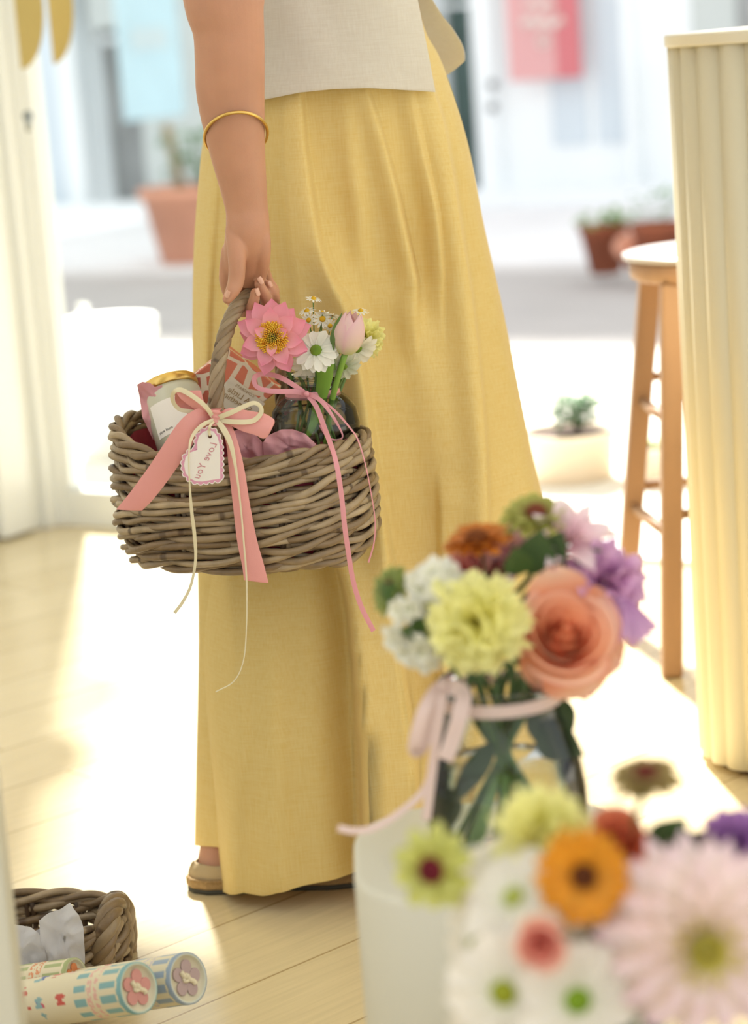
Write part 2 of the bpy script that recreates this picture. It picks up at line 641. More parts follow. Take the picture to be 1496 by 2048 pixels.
def rosette(mb, C, N, rings, kind, stops, spin=0.0, jit=0.06, ruf=0.0, rf=7.0, cup=0.15, nl=8, nw=5, lenj=0.08):
    """rings: (count, length, width, start elevation, bend, base radius, height)"""
    for ri, (n, L, Wd, el0, bend, r0, h) in enumerate(rings):
        for k in range(n):
            a = spin + 2 * PI * (k + 0.5 * (ri % 2)) / n + random.uniform(-.5, .5) * 0.25 * 2 * PI / n
            X, Y, Z = basis(N, a)
            petal(mb, V(C) + X * r0 + Z * h, X, Z, L * (1 + random.uniform(-lenj, lenj)), Wd, el0 + random.uniform(-.06, .06),
                  bend, cup, kind, stops, nl, nw, ruf, rf, jit, random.uniform(-.12, .12))
    return mb

def dome(mb, C, N, r, h, colf, bumpn=0, seg=20, rings=7):
    X, Y, Z = basis(N)
    vs, cs, fs = [], [], []
    for i in range(rings + 1):
        t = i / rings * PI / 2
        for k in range(seg):
            a = 2 * PI * k / seg
            rr = r * math.cos(t) * (1 + (0.1 * math.sin(bumpn * a + i * 2) if bumpn else 0))
            vs.append(V(C) + X * (rr * math.cos(a)) + Y * (rr * math.sin(a)) + Z * (h * math.sin(t)))
            cs.append(colf(i / rings))
    for i in range(rings):
        for k in range(seg):
            l = (k + 1) % seg
            fs.append((i * seg + k, i * seg + l, (i + 1) * seg + l, (i + 1) * seg + k))
    mb.add(vs, fs, cs)

def ball(mb, C, r, col, seg=8, rings=5, sz=1.0):
    vs, fs = [V(C) + V((0, 0, -r * sz))], []
    for i in range(1, rings):
        t = -PI / 2 + PI * i / rings
        for k in range(seg):
            a = 2 * PI * k / seg
            vs.append(V(C) + V((r * math.cos(t) * math.cos(a), r * math.cos(t) * math.sin(a), r * sz * math.sin(t))))
    vs.append(V(C) + V((0, 0, r * sz)))
    for k in range(seg):
        fs.append((0, 1 + (k + 1) % seg, 1 + k))
    for i in range(rings - 2):
        for k in range(seg):
            l = (k + 1) % seg
            fs.append((1 + i * seg + k, 1 + i * seg + l, 1 + (i + 1) * seg + l, 1 + (i + 1) * seg + k))
    e = len(vs) - 1
    for k in range(seg):
        fs.append((e, 1 + (rings - 2) * seg + k, 1 + (rings - 2) * seg + (k + 1) % seg))
    mb.add(vs, fs, col)

def strip(mb, A, B, n=40, nw=5, bulge=0.0, col=(1, 1, 1)):
    """cloth strip between two edge curves of world points"""
    A = [V(p) for p in catmull([tuple(p) for p in A], n)]
    B = [V(p) for p in catmull([tuple(p) for p in B], n)]
    vs, fs = [], []
    for i in range(n):
        for k in range(nw):
            u = k / (nw - 1)
            p = A[i].lerp(B[i], u)
            p = p + V((0, -1, 0)) * (bulge * math.sin(PI * u))
            vs.append(p)
    for i in range(n - 1):
        for k in range(nw - 1):
            a = i * nw + k
            fs.append((a, a + 1, a + nw + 1, a + nw))
    mb.add(vs, fs, col)
    return mb

def line_ribbon(mb, px, wpx, n=60, col=(1, 1, 1)):
    """px: (px, py, Y[, width factor]); a narrow ribbon facing roughly towards the room"""
    S = catmull([tuple(p) + ((1.0,) if len(p) == 3 else ()) for p in px], n)
    C = [W(p[0], p[1], p[2]) for p in S]
    vs, fs = [], []
    for i in range(n):
        t = (C[min(i + 1, n - 1)] - C[max(i - 1, 0)])
        t.normalize()
        vd = (C[i] - CAM).normalized()
        sd_ = t.cross(vd)
        sd_ = sd_.normalized() if sd_.length > 1e-6 else V((1, 0, 0))
        w = wpx * 0.5 * S[i][2] / FPX * S[i][3]
        vs += [C[i] - sd_ * w, C[i], C[i] + sd_ * w]
    for i in range(n - 1):
        a = i * 3
        fs += [(a, a + 1, a + 4, a + 3), (a + 1, a + 2, a + 5, a + 4)]
    mb.add(vs, fs, col)
    return mb

def text_mb(s, P, dx, dy, size, align='CENTER', shear=0.0, ext=0.0, spacing=1.0):
    """lettering as a mesh: dx is the reading direction, dy points to the letters' tops"""
    cu = bpy.data.curves.new('lettering', 'FONT')
    cu.body = s; cu.size = size; cu.align_x = align; cu.align_y = 'CENTER'; cu.shear = shear
    cu.space_character = spacing
    cu.resolution_u = 4
    ob = bpy.data.objects.new('lettering', cu)
    COL.objects.link(ob)
    dg = bpy.context.evaluated_depsgraph_get()
    dg.update()
    me = bpy.data.meshes.new_from_object(ob.evaluated_get(dg))
    dx = V(dx).normalized(); dy = V(dy).normalized()
    mb = MB()
    mb.add([V(P) + dx * v.co.x + dy * v.co.y for v in me.vertices], [tuple(p.vertices) for p in me.polygons])
    bpy.data.objects.remove(ob)
    bpy.data.curves.remove(cu)
    bpy.data.meshes.remove(me)
    return mb

def remeshed(mb, voxel, smooth=6):
    me = bpy.data.meshes.new('tmp')
    me.from_pydata([tuple(p) for p in mb.v], [], mb.f)
    me.update()
    bm = bmesh.new(); bm.from_mesh(me)
    bmesh.ops.recalc_face_normals(bm, faces=bm.faces)
    bm.to_mesh(me); bm.free()
    ob = bpy.data.objects.new('tmp', me)
    COL.objects.link(ob)
    r = ob.modifiers.new('r', 'REMESH'); r.mode = 'VOXEL'; r.voxel_size = voxel
    if smooth:
        sm = ob.modifiers.new('s', 'SMOOTH'); sm.factor = 0.5; sm.iterations = smooth
    dg = bpy.context.evaluated_depsgraph_get(); dg.update()
    e = bpy.data.meshes.new_from_object(ob.evaluated_get(dg))
    out = MB()
    out.add([v.co.copy() for v in e.vertices], [tuple(p.vertices) for p in e.polygons])
    bpy.data.objects.remove(ob); bpy.data.meshes.remove(me); bpy.data.meshes.remove(e)
    return out

# ------------------------------------------------------------------ the setting
S_FRONT = 4.03          # distance of each band from the camera's foot, measured along ND
def SP(t, n, z=0.0):
    return TD * t + ND * n + V((0, 0, z))
def on_plane(px, py, n):
    d = ray(px, py)
    k = (n - CAM.dot(ND)) / d.dot(ND)
    return CAM + d * k
def tz(px, py, n):
    p = on_plane(px, py, n)
    return p.dot(TD), p.z
KT = on_plane(100, 1037, S_FRONT).dot(TD)          # left corner of the shop front

fl = MB(); box_pts(fl, SP(-3.5 + KT, -4.5, -0.05), TD * 10, ND * (S_FRONT + 4.5), V((0, 0, 0.05)))
struct('floor', fl, 'boards')
ce = MB(); box_pts(ce, SP(KT - 0.2, 0.6, 3.15), TD * 6.7, ND * (S_FRONT - 0.5), V((0, 0, 0.15)))
struct('ceiling', ce, 'wall')
wl = MB(); box_pts(wl, SP(KT - 0.12, -1.2, 0), TD * 0.09, ND * (S_FRONT + 1.2), V((0, 0, 3.15)))
struct('wall_left', wl, 'wall')
wf = MB(); box_pts(wf, SP(KT - 0.12, S_FRONT - 0.02, 2.4), TD * 6.6, ND * 0.14, V((0, 0, 0.75)))
struct('wall_front', wf, 'wall')
bb = MB(); box_pts(bb, SP(KT - 0.03, -1.2, 0), TD * 0.014, ND * (S_FRONT + 1.14), V((0, 0, 0.07)))
struct('baseboard_left', bb, 'frame')
tr = MB()
box_pts(tr, SP(KT - 0.03, S_FRONT - 0.06, 0), TD * 0.075, ND * 0.12, V((0, 0, 2.4)))
box_pts(tr, SP(KT - 0.01, S_FRONT - 0.085, 0), TD * 0.03, ND * 0.03, V((0, 0, 2.4)))
box_pts(tr, SP(KT + 0.045, S_FRONT - 0.03, 0), TD * 0.022, ND * 0.07, V((0, 0, 2.4)))
bevel(struct('trim_1', tr, 'frame'), 0.004)
tr2 = MB(); box_pts(tr2, SP(KT + 6.3, S_FRONT - 0.1, 0), TD * 0.2, ND * 0.2, V((0, 0, 2.4)))
struct('trim_2', tr2, 'frame')

# fixed glazing beside the way out: frame with bottom rail, pane
w1 = MB()
a0 = KT + 0.067
a1 = KT + 1.02
box_pts(w1, SP(a0, S_FRONT - 0.02, 0.0), TD * (a1 - a0), ND * 0.05, V((0, 0, 0.085)))
box_pts(w1, SP(a0, S_FRONT - 0.02, 2.3), TD * (a1 - a0), ND * 0.05, V((0, 0, 0.1)))
box_pts(w1, SP(a0, S_FRONT - 0.02, 0.085), TD * 0.018, ND * 0.05, V((0, 0, 2.215)))
box_pts(w1, SP(a1 - 0.04, S_FRONT - 0.02, 0.085), TD * 0.04, ND * 0.05, V((0, 0, 2.215)))
win = bevel(struct('window_1', w1, 'frame'), 0.003)
pn = MB(); box_pts(pn, SP(a0 + 0.018, S_FRONT + 0.002, 0.085), TD * (a1 - a0 - 0.058), ND * 0.006, V((0, 0, 2.215)))
obj('pane', pn, 'pane', win, False)
th = MB(); box_pts(th, SP(a1, S_FRONT - 0.05, 0.0), TD * 5.3, ND * 0.1, V((0, 0, 0.012)))
struct('trim_3', th, 'frame')

# two folded white door leaves with half-disc brass pulls
def half_disc(mb, c, right, up, r, rx, t, back):
    vs = []
    n = 24
    for lay in (0, 1):
        o = V(back) * (t * lay)
        for i in range(n + 1):
            a = -PI / 2 + PI * i / n
            vs.append(V(c) + o + V(right) * (rx * math.cos(a)) + V(up) * (r * math.sin(a)))
    fs = [tuple(range(n + 1)), tuple(range(n + 1, 2 * n + 2))[::-1]]
    for i in range(n + 1):
        j = (i + 1) % (n + 1)
        fs.append((i, j, n + 1 + j, n + 1 + i))
    mb.add(vs, fs)
UPV = V((0, 0, 1))
leafP = on_plane(60, 700, S_FRONT)                 # for scale only
def door_leaf(name, p_edge, wdt, thick, plate_c, plate_r, plate_rx, keyhole):
    """leaf standing open along the left wall; p_edge: its free edge on the floor"""
    d = MB()
    box_pts(d, V((p_edge.x, p_edge.y, 0.008)), -ND * -wdt, -TD * thick, V((0, 0, 2.14)))
    dl = bevel(struct(name, d, 'frame'), 0.003)
    h = MB()
    half_disc(h, plate_c, V((1, 0.12, 0)).normalized(), UPV, plate_r, plate_rx, 0.006, V((-.12, 1, 0)))
    hp = obj('door_pull', h, 'brass', dl, False, label='half-disc brass pull')
    rs = MB()
    tube(rs, [V(plate_c) + V((0.006, 0.002, 0.06)), V(plate_c) + V((0.006, 0.05, 0.06))], 0.006, 10)
    tube(rs, [V(plate_c) + V((0.006, 0.002, -0.06)), V(plate_c) + V((0.006, 0.05, -0.06))], 0.006, 10)
    obj('pull_stem', rs, 'brass', hp)
    if keyhole is not None:
        k = MB()
        lathe(k, keyhole, [(0.0, -.003), (0.011, -.003), (0.011, .004), (0.0, .004)], 16, axis=(0, -1, 0))
        tube(k, [V(keyhole) + V((0, -.004, 0.0)), V(keyhole) + V((0, -.004, -0.03))], 0.007, 8)
        obj('lock', k, 'lockmetal', dl, True, label='small steel lock with keyhole')
    return dl
e1 = SP(KT + 0.002, S_FRONT - 0.62)
def along(px, py, tt):
    """point seen at (px,py) on the vertical plane TD = tt"""
    d = ray(px, py)
    k = (tt - CAM.dot(TD)) / d.dot(TD)
    return CAM + d * k
door_leaf('door_1', SP(KT + 0.0, S_FRONT - 0.80), 0.70, 0.028, W(29, 8, 4.62), 0.127, 0.056, W(56, 232, 4.60))
door_leaf('door_2', SP(KT + 0.035, S_FRONT - 0.20), 0.10, 0.022, W(94, 0, 4.98), 0.135, 0.054, None)

# ------------------------------------------------------------------ outside ground
g = MB(); box_pts(g, SP(-9, S_FRONT + 0.03, -0.06), TD * 22, ND * (6.8 - S_FRONT - 0.03), V((0, 0, 0.05)))
struct('terrace', g, 'terrace')
g = MB(); box_pts(g, SP(-9, 6.8, -0.08), TD * 22, ND * 2.35, V((0, 0, 0.055)))
struct('road', g, 'road')
g = MB(); box_pts(g, SP(-9, 9.15, -0.08), TD * 22, ND * 3.4, V((0, 0, 0.09)))
struct('pavement', g, 'pavement')
g = MB()
for i in range(420):
    t = random.uniform(-2.6, 0.2) if i < 300 else random.uniform(0.2, 5)
    p = SP(t, random.uniform(9.02, 9.15), -0.03)
    hgt = random.uniform(0.01, 0.04)
    d = V((random.uniform(-.02, .02), random.uniform(-.02, .02), hgt))
    s1 = V((random.uniform(-.008, .008), random.uniform(-.008, .008), 0))
    g.add([p - s1, p + s1, p + d], [(0, 1, 2)])
o = obj('curb_weeds', g, 'verge', None, False, kind='stuff')
tag(o, 'low green weeds growing along the kerb across the street', 'weeds')

# ------------------------------------------------------------------ building across the street
FN = 12.3
t0 = -15.0; t1 = 11.0
bt = thing('shop_building', 'pale shop building with tall windows across the street', 'building', SP(0, FN, 0))
def rect_on(px0, px1, yref, n):
    a = tz(px0, yref, n)[0]; b = tz(px1, yref, n)[0]
    return a, b
wallmb = MB()
xa, xb = rect_on(186, 296, 300, FN)      # dark window
xc, xd = rect_on(880, 962, 300, FN)      # doorway
H = 6.4
def wallseg(mb, a, b, z0, z1, th=0.25):
    box_pts(mb, SP(a, FN, z0), TD * (b - a), ND * th, V((0, 0, z1 - z0)))
wallseg(wallmb, t0, xa, 0.01, H); wallseg(wallmb, xa, xb, 2.6, H)
wallseg(wallmb, xb, xc, 0.01, H); wallseg(wallmb, xc, xd, 2.6, H); wallseg(wallmb, xd, t1, 0.01, H)
box_pts(wallmb, SP(t0, FN + 0.25, 0), TD * (t1 - t0), ND * 0.1, V((0, 0, H)))
obj('wall', wallmb, 'facade', bt, False)
q = MB(); a, b = rect_on(60, 150, 300, FN); box_pts(q, SP(a, FN - 0.03, 0.01), TD * (b - a), ND * 0.03, V((0, 0, 3.4)))
obj('cladding_panel', q, 'facade_blue', bt, False, label='pale blue cladding panel')
q = MB(); a, b = rect_on(152, 186, 300, FN); box_pts(q, SP(a, FN - 0.12, 0.01), TD * (b - a), ND * 0.12, V((0, 0, 4)))
obj('pilaster', q, 'facade', bt, False)
q = MB(); a, b = rect_on(296, 440, 300, FN); box_pts(q, SP(a, FN - 0.04, 0.01), TD * (b - a), ND * 0.04, V((0, 0, 4)))
obj('cladding_panel', q, 'facade_warm', bt, False, label='grey cladding panel')
def opening(a, b, zb, zt, glassm, frames_):
    w = MB(); box_pts(w, SP(a, FN + 0.18, zb), TD * (b - a), ND * 0.02, V((0, 0, zt - zb)))
    wo = obj('window', w, glassm, bt, False)
    f = MB()
    for (u0, u1, v0, v1) in frames_:
        box_pts(f, SP(a + u0 * (b - a), FN + 0.12, zb + v0 * (zt - zb)), TD * ((u1 - u0) * (b - a)), ND * 0.06, V((0, 0, (v1 - v0) * (zt - zb))))
    obj('window_frame', f, 'facade', wo, False)
zt1 = tz(230, 60, FN)[1]
opening(xa, xb, 0.01, 2.6, 'darkglass', [(0, .06, 0, 1), (.94, 1, 0, 1), (0, 1, 0, .015), (.0, 1, .44, .46)])
opening(xc, xd, 0.01, 2.6, 'greenglass', [(0, .04, 0, 1), (.96, 1, 0, 1), (0, 1, .46, .47)])
q = MB(); a, b = rect_on(186, 296, 30, FN); z0 = tz(240, 55, FN)[1]; z1 = z0 + 0.3
box_pts(q, SP(a, FN - 0.05, z0), TD * (b - a), ND * 0.2, V((0, 0, 1.2)))
obj('lintel_panel', q, 'facade_warm', bt, False)
# white glazed doors to the right of the doorway
q = MB(); a, b = rect_on(966, 1008, 300, FN); box_pts(q, SP(a, FN - 0.06, 0.01), TD * (b - a), ND * 0.06, V((0, 0, 2.5)))
dd = obj('door', q, 'facade', bt, False)
for yy in (170, 215):
    q = MB(); p = on_plane(985, yy, FN - 0.07); ball(q, p, 0.03, (1, 1, 1))
    obj('door_handle', q, 'metal_grey', dd)
for (p0, p1) in ((1110, 1180), (1200, 1262)):
    q = MB(); a, b = rect_on(p0, p1, 300, FN); box_pts(q, SP(a, FN - 0.02, 0.35), TD * (b - a), ND * 0.02, V((0, 0, 2.4)))
    obj('shutter_panel', q, 'facade_blue', bt, False)
q = MB(); a, b = rect_on(1268, 1284, 300, FN); box_pts(q, SP(a, FN - 0.1, 0.01), TD * (b - a), ND * 0.1, V((0, 0, 4)))
obj('pilaster', q, 'facade', bt, False)
q = MB(); a, b = rect_on(1385, 1478, 30, FN); box_pts(q, SP(a, FN - 0.03, 0.01), TD * (b - a), ND * 0.03, V((0, 0, 4)))
obj('cladding_panel', q, 'facade_warm', bt, False, label='grey cladding panel')
q = MB(); a, b = rect_on(1484, 1560, 30, FN); box_pts(q, SP(a, FN - 0.04, 0.01), TD * (b - a), ND * 0.04, V((0, 0, 3)))
obj('window', q, 'darkglass', bt, False)
q = MB(); box_pts(q, SP(t0, FN - 0.25, 0.011), TD * (t1 - t0), ND * 0.25, V((0, 0, 0.10)))
obj('step', q, 'facade', bt, False)

# blade banner, pale blue, and flat banner, pink
def banner(name, label, P0, P1, top, bot, m, parts=None):
    P0 = V(P0); P1 = V(P1)
    root = thing(name, label, 'banner', V((P0.x, P0.y, bot)))
    mb = MB(); ax = P1 - P0; n = V((-ax.y, ax.x, 0)).normalized()
    box_pts(mb, V((P0.x, P0.y, bot)), V((ax.x, ax.y, 0)), n * 0.012, V((0, 0, top - bot)))
    obj('cloth', mb, m, root, False)
    return root, n
p0 = W(252, 243, 14.2); p1 = W(372, 228, 14.75)
root, n = banner('blade_banner', 'pale blue banner hanging across the street, left of the person', p0, p1, 2.9, p0.z, 'banner_blue')
q = MB()
mid = p1.dot(TD)
tube(q, [V((p0.x, p0.y, 2.88)), V((p1.x, p1.y, 2.88)), V((p1.x, p1.y, 2.88)) + ND * max(.02, (FN - .01 - p1.dot(ND)))], 0.015, 8)
tube(q, [V((p0.x, p0.y, 2.85)), V((p0.x, p0.y, 2.9))], 0.015, 8)
obj('bracket', q, 'metal_grey', root)
q = MB()
for (fx, fz, wx, wz) in ((.5, .30, .6, .14),):
    pc = p0.lerp(p1, fx); pc = V((pc.x, pc.y, p0.z + fz * (1.4)))
    ax = (p1 - p0); ax.z = 0
    nn = V((ax.y, -ax.x, 0)).normalized() * 0.004
    q = MB(); box_pts(q, pc - ax * wx / 2 + nn, ax * wx, nn * 0.3, V((0, 0, wz)))
    obj('print', q, 'banner_pale', root, False)
# pink banner on the facade
n_ = FN - 0.14
ta, zb = tz(1020, 163, n_); tb, _ = tz(1164, 155, n_)
root = thing('wall_banner', 'pink and rose banner with white print hanging across the street', 'banner', SP(ta, n_, zb))
q = MB(); box_pts(q, SP(ta, n_, zb), TD * ((tb - ta) * .66), ND * 0.01, V((0, 0, 1.5))); obj('cloth', q, 'banner_pink', root, False)
q = MB(); box_pts(q, SP(ta + (tb - ta) * .66, n_, zb), TD * ((tb - ta) * .34), ND * 0.01, V((0, 0, 1.5))); obj('cloth', q, 'banner_rose', root, False)
q = MB()
for zz in (1.46,):
    tube(q, [SP(ta - .03, n_ + .005, zb + zz), SP(tb + .03, n_ + .005, zb + zz)], 0.012, 8)
    for t in (ta + .02, tb - .02):
        tube(q, [SP(t, n_ + .005, zb + zz), SP(t, FN, zb + zz)], 0.01, 8)
obj('bracket', q, 'metal_grey', root)
q = MB()
def blob(pxs, r):
    pts = [on_plane(x, y, n_ - 0.004) for x, y in pxs]
    tube(q, pts, r * .8, 8)
blob([(1045, 48), (1062, 38), (1075, 50), (1090, 40), (1105, 50), (1126, 36)], 0.03)
blob([(1052, 10), (1066, 2), (1080, 14), (1096, 4), (1112, 12)], 0.022)
blob([(1050, -30), (1070, -38), (1090, -26), (1110, -36)], 0.02)
for k in range(10):
    a = 2 * PI * k / 10
    blob([(1087 + 6 * math.cos(a), 83 + 6 * math.sin(a)), (1087 + 11 * math.cos(a), 83 + 11 * math.sin(a))], 0.014)
obj('print', q, 'banner_white', root)

# ------------------------------------------------------------------ pots outside
def pot(name, label, C, r, h, m, soil=True, rimh=0.14, taper=0.68, group=None):
    root = thing(name, label, 'plant pot', C, group)
    mb = MB()
    rb = r * taper
    rh = h * rimh
    lathe(mb, C, [(0, 0.001), (rb, 0.001), (r * .93, h - rh), (r, h - rh), (r * 1.02, h - .005), (r * .97, h), (r * .9, h - .006), (r * .88, h - rh * 1.2), (0, h - rh * 1.2)], 40)
    obj('pot_body', mb, m, root)
    if soil:
        mb = MB(); lathe(mb, C, [(r * .87, h - rh * .8), (r * .5, h - rh * .6), (0, h - rh * .5)], 32)
        obj('soil', mb, 'soil', root)
    return root
def leafy(parent, C, r, h, n, c0, c1, size, name='foliage', sz=0.8):
    mb = MB()
    st = MB()
    for i in range(n):
        a = random.uniform(0, 2 * PI); rr = r * random.random() ** .5; zz = h * (0.25 + 0.75 * random.random())
        p = V(C) + V((rr * math.cos(a), rr * math.sin(a), zz))
        out = V((math.cos(a + random.uniform(-1, 1)), math.sin(a + random.uniform(-1, 1)), random.uniform(-.2, .7))).normalized()
        X, Y, Z = basis(out)
        t = random.random()
        col = mixc(lin(c0), lin(c1), t)
        petal(mb, p, out, X, size * random.uniform(.7, 1.2), size * .5, 0, random.uniform(-.8, .2), .3, 'leaf', [(0, col), (1, col)], 4, 3)
        if i % 6 == 0:
            tube(st, [V(C), V(C).lerp(p, .6) + V((0, 0, .05 * h)), p], size * .03, 5, lin((100, 120, 70)))
    obj('stem', st, 'stem', parent)
    return obj(name, mb, 'leaf', parent, True, kind='stuff')

pv = 0.011
# big terracotta pot on the far pavement, left behind the person
C = FL(396, 522, pv); C.z = pv
Rb = 0.27
Rt = pot('terracotta_pot', 'large terracotta pot with a thin trunk on the far pavement, left of the person', C, Rb, 0.385, 'terracotta')
q = MB(); tube(q, [C + V((-.05, 0, .32)), C + V((-.07, 0, .5)), C + V((-.10, 0, .70))], [0.03, 0.026, 0.022], 8)
obj('trunk', q, 'bark', Rt)
leafy(Rt, C + V((0.05, 0, .33)), .17, .34, 90, (110, 150, 110), (150, 180, 130), .09)
# small pots on far side, right
C = FL(1212, 547, pv); C.z = pv
Rt = pot('terracotta_pot', 'small dark terracotta pot of green seedlings across the street, left of the bar stool', C, 0.108, 0.21, 'terracotta_dark', taper=.6)
leafy(Rt, C + V((0, 0, .16)), .10, .10, 60, (120, 165, 100), (170, 200, 130), .06)
C = FL(1250, 551, pv); C.z = pv
q = MB(); lathe(q, C + V((0.05, -.03, .045)), [(0, 0), (.045, 0), (.06, .1), (.068, .1), (.068, .125), (.05, .12), (0, .02)], 24, axis=(-.3, -.5, .75))
o = obj('terracotta_pot', q, 'terracotta'); tag(o, 'small orange terracotta pot leaning at the foot of the dark seedling pot', 'plant pot')
C = FL(1322, 560, pv) ; C.z = pv
Rt = pot('terracotta_pot', 'terracotta pot with sparse plant across the street, half behind the counter edge', C, 0.115, 0.235, 'terracotta_dark', taper=.7)
leafy(Rt, C + V((0, 0, .2)), .10, .15, 40, (110, 150, 110), (160, 190, 140), .06)
# terrace: white tub, pale planter, pale pot
C = W(212, 640, 6.15); C.z = -0.01
C.z = -0.01
Rt = pot('white_tub', 'large white planter tub of white flowers on the sunlit terrace at left', C, 0.135, 0.375, 'whitepot', taper=.72)
q = MB(); st = MB()
for i in range(5):
    a = random.uniform(2.4, 3.9); rr = .11 * random.random() ** .5
    p = C + V((rr * math.cos(a), rr * math.sin(a), .37 + random.uniform(.0, .035)))
    rosette(q, p, V((random.uniform(-.3, .3), -.4, 1)), [(7, .018, .012, .5, -.3, .001, 0)], 'round', G((0, (250, 250, 235)), (1, (255, 255, 252))), nl=3, nw=3)
    tube(st, [p, V((p.x, p.y, .3))], .002, 4, lin((130, 170, 90)))
obj('flower_heads', q, 'petal', Rt, kind='stuff'); obj('stem', st, 'stem', Rt, kind='stuff')
C = FL(1160, 972, -0.01); C = C + V((-.012, .11, 0)); C.z = -0.01
Rt = pot('clay_bowl', 'wide pale clay bowl with a small round green shrub, seen between the skirt and stool', C, 0.118, 0.118, 'palepot', rimh=.12, taper=.86)
leafy(Rt, W(1155, 862, C.y), .052, .09, 260, (36, 100, 40), (90, 150, 70), .030)
C = FL(1322, 975, -0.01) + V((0, .07, 0)); C.z = -0.01
Rt = pot('clay_pot', 'small pale clay pot with a green shoot behind the bar stool legs', C, 0.06, 0.088, 'palepot', taper=.85)
leafy(Rt, C + V((0, 0, .07)), .04, .035, 26, (130, 190, 80), (190, 220, 120), .03)

# ------------------------------------------------------------------ counter with fluted front
def rr_outline(t0, t1, n0, n1, r, step, bumpd=0.0, pitch=0.03):
    """rounded rectangle in shop axes, as a list of (point, outward) walking round; bumps make reeds"""
    segs = []
    cs = [((t0 + r, n0 + r), PI), ((t1 - r, n0 + r), 1.5 * PI), ((t1 - r, n1 - r), 0), ((t0 + r, n1 - r), .5 * PI)]
    pts = []
    for i in range(4):
        (ct, cn), a0_ = cs[i]
        k = max(4, int(r * PI / 2 / step))
        for j in range(k + 1):
            a = a0_ + PI / 2 * j / k
            pts.append(((ct + r * math.cos(a), cn + r * math.sin(a)), (math.cos(a), math.sin(a))))
        (ct2, cn2), a2 = cs[(i + 1) % 4]
        pa = pts[-1][0]; pb = (ct2 + r * math.cos(a2), cn2 + r * math.sin(a2))
        L = math.dist(pa, pb); k = int(L / step)
        nv = pts[-1][1]
        for j in range(1, k):
            u = j / k
            pts.append(((pa[0] + (pb[0] - pa[0]) * u, pa[1] + (pb[1] - pa[1]) * u), nv))
    out = []
    s = 0
    for i, (p, nv) in enumerate(pts):
        if i: s += math.dist(p, pts[i - 1][0])
        b = bumpd * (abs(math.sin(PI * s / pitch)) ** 0.75)
        out.append((p[0] + nv[0] * b, p[1] + nv[1] * b))
    return out
def prism(mb, outline, z0, z1, col=(1, 1, 1)):
    n = len(outline)
    vs = [SP(t, nn, z0) for t, nn in outline] + [SP(t, nn, z1) for t, nn in outline]
    fs = [tuple(range(n))[::-1], tuple(range(n, 2 * n))]
    for i in range(n):
        j = (i + 1) % n
        fs.append((i, j, n + j, n + i))
    mb.add(vs, fs, col)
cc = V((0.592, 3.135, 0))
ct, cn = cc.dot(TD), cc.dot(ND)
R_ = 0.14
ztop = W(1334, 70, 3.12).z
root = thing('reception_counter', 'cream reeded counter with rounded end at the right edge', 'counter', SP(ct + .5, cn + .1, 0))
q = MB(); prism(q, rr_outline(ct - R_, ct + 1.1, cn - R_, cn + .45, R_, .002, .0085, .038), 0.012, ztop - .017)
o = obj('fluted_body', q, 'counter', root, True)
q = MB(); prism(q, rr_outline(ct - R_ - .012, ct + 1.112, cn - R_ - .012, cn + .462, R_ + .012, .01), ztop - .017, ztop)
bevel(obj('countertop', q, 'countertop', root, False), .003)
q = MB(); prism(q, rr_outline(ct - R_ + .012, ct + 1.09, cn - R_ + .012, cn + .44, R_ - .012, .01), 0.0, 0.012)
obj('plinth_strip', q, 'soil', root, False)

# ------------------------------------------------------------------ bar stool
sc_ = V((0.607, 3.75, 0))
zseat = 1.05 - (500 - 38) / FPX * 3.75 + 0.004
root = thing('bar_stool', 'worn wooden bar stool with a pale round seat beside the counter', 'stool', sc_)
q = MB(); lathe(q, sc_, [(0, zseat - .012), (.155, zseat - .012), (.166, zseat - .008), (.168, zseat - .002), (.163, zseat), (0, zseat + .001)], 56)
obj('seat', q, 'seat', root)
q = MB(); lathe(q, sc_, [(0, zseat - .045), (.145, zseat - .045), (.155, zseat - .04), (.158, zseat - .013), (0, zseat - .012)], 56)
obj('seat_base', q, 'wood', root)
f1 = V((0.464, 3.57, 0)); f2 = FL(1247, 1262)
t1_ = W(1341, 540, 3.655); t2_ = W(1300, 540, 3.85)
ft = [f1, f2, 2 * sc_ - f1, 2 * sc_ - f2]
tp = [t1_, t2_, 2 * sc_ - t1_, 2 * sc_ - t2_]
for k in range(4):
    ft[k].z = 0.0; tp[k].z = zseat - .045
def square_leg(mb, a, b, wa, wb):
    T = (b - a).normalized(); X = V((1, 0, 0)); X = (X - T * X.dot(T)).normalized(); Y = T.cross(X)
    vs = []
    for p, w in ((a, wa), (b, wb)):
        for sx, sy in ((-1, -1), (1, -1), (1, 1), (-1, 1)):
            vs.append(p + X * (w / 2 * sx) + Y * (w / 2 * sy))
    mb.add(vs, [(3, 2, 1, 0), (4, 5, 6, 7), (0, 1, 5, 4), (1, 2, 6, 5), (2, 3, 7, 6), (3, 0, 4, 7)])
for k in range(4):
    q = MB(); square_leg(q, ft[k], tp[k], .033, .036)
    bevel(obj('leg', q, 'wood', root, False), .004)
def at_h(k, z):
    return ft[k].lerp(tp[k], z / tp[k].z)
for (i, j, zs) in ((0, 1, (.225, .41)), (1, 2, (.26, .45)), (2, 3, (.225, .41)), (3, 0, (.26, .45))):
    for z in zs:
        q = MB(); tube(q, [at_h(i, z), at_h(i, z).lerp(at_h(j, z), .5), at_h(j, z)], [.008, .0105, .008], 10)
        obj('rung', q, 'wood', root)

# ------------------------------------------------------------------ near white partition edge (left) and plinths
pe = W(40, 2048, 1.8)
q = MB(); box_pts(q, V((pe.x - .5, 1.8, 0)), (.5, 0, 0), (0, .04, 0), (0, 0, 2.2))
bevel(struct('trim_4', q, 'plinth'), .004)

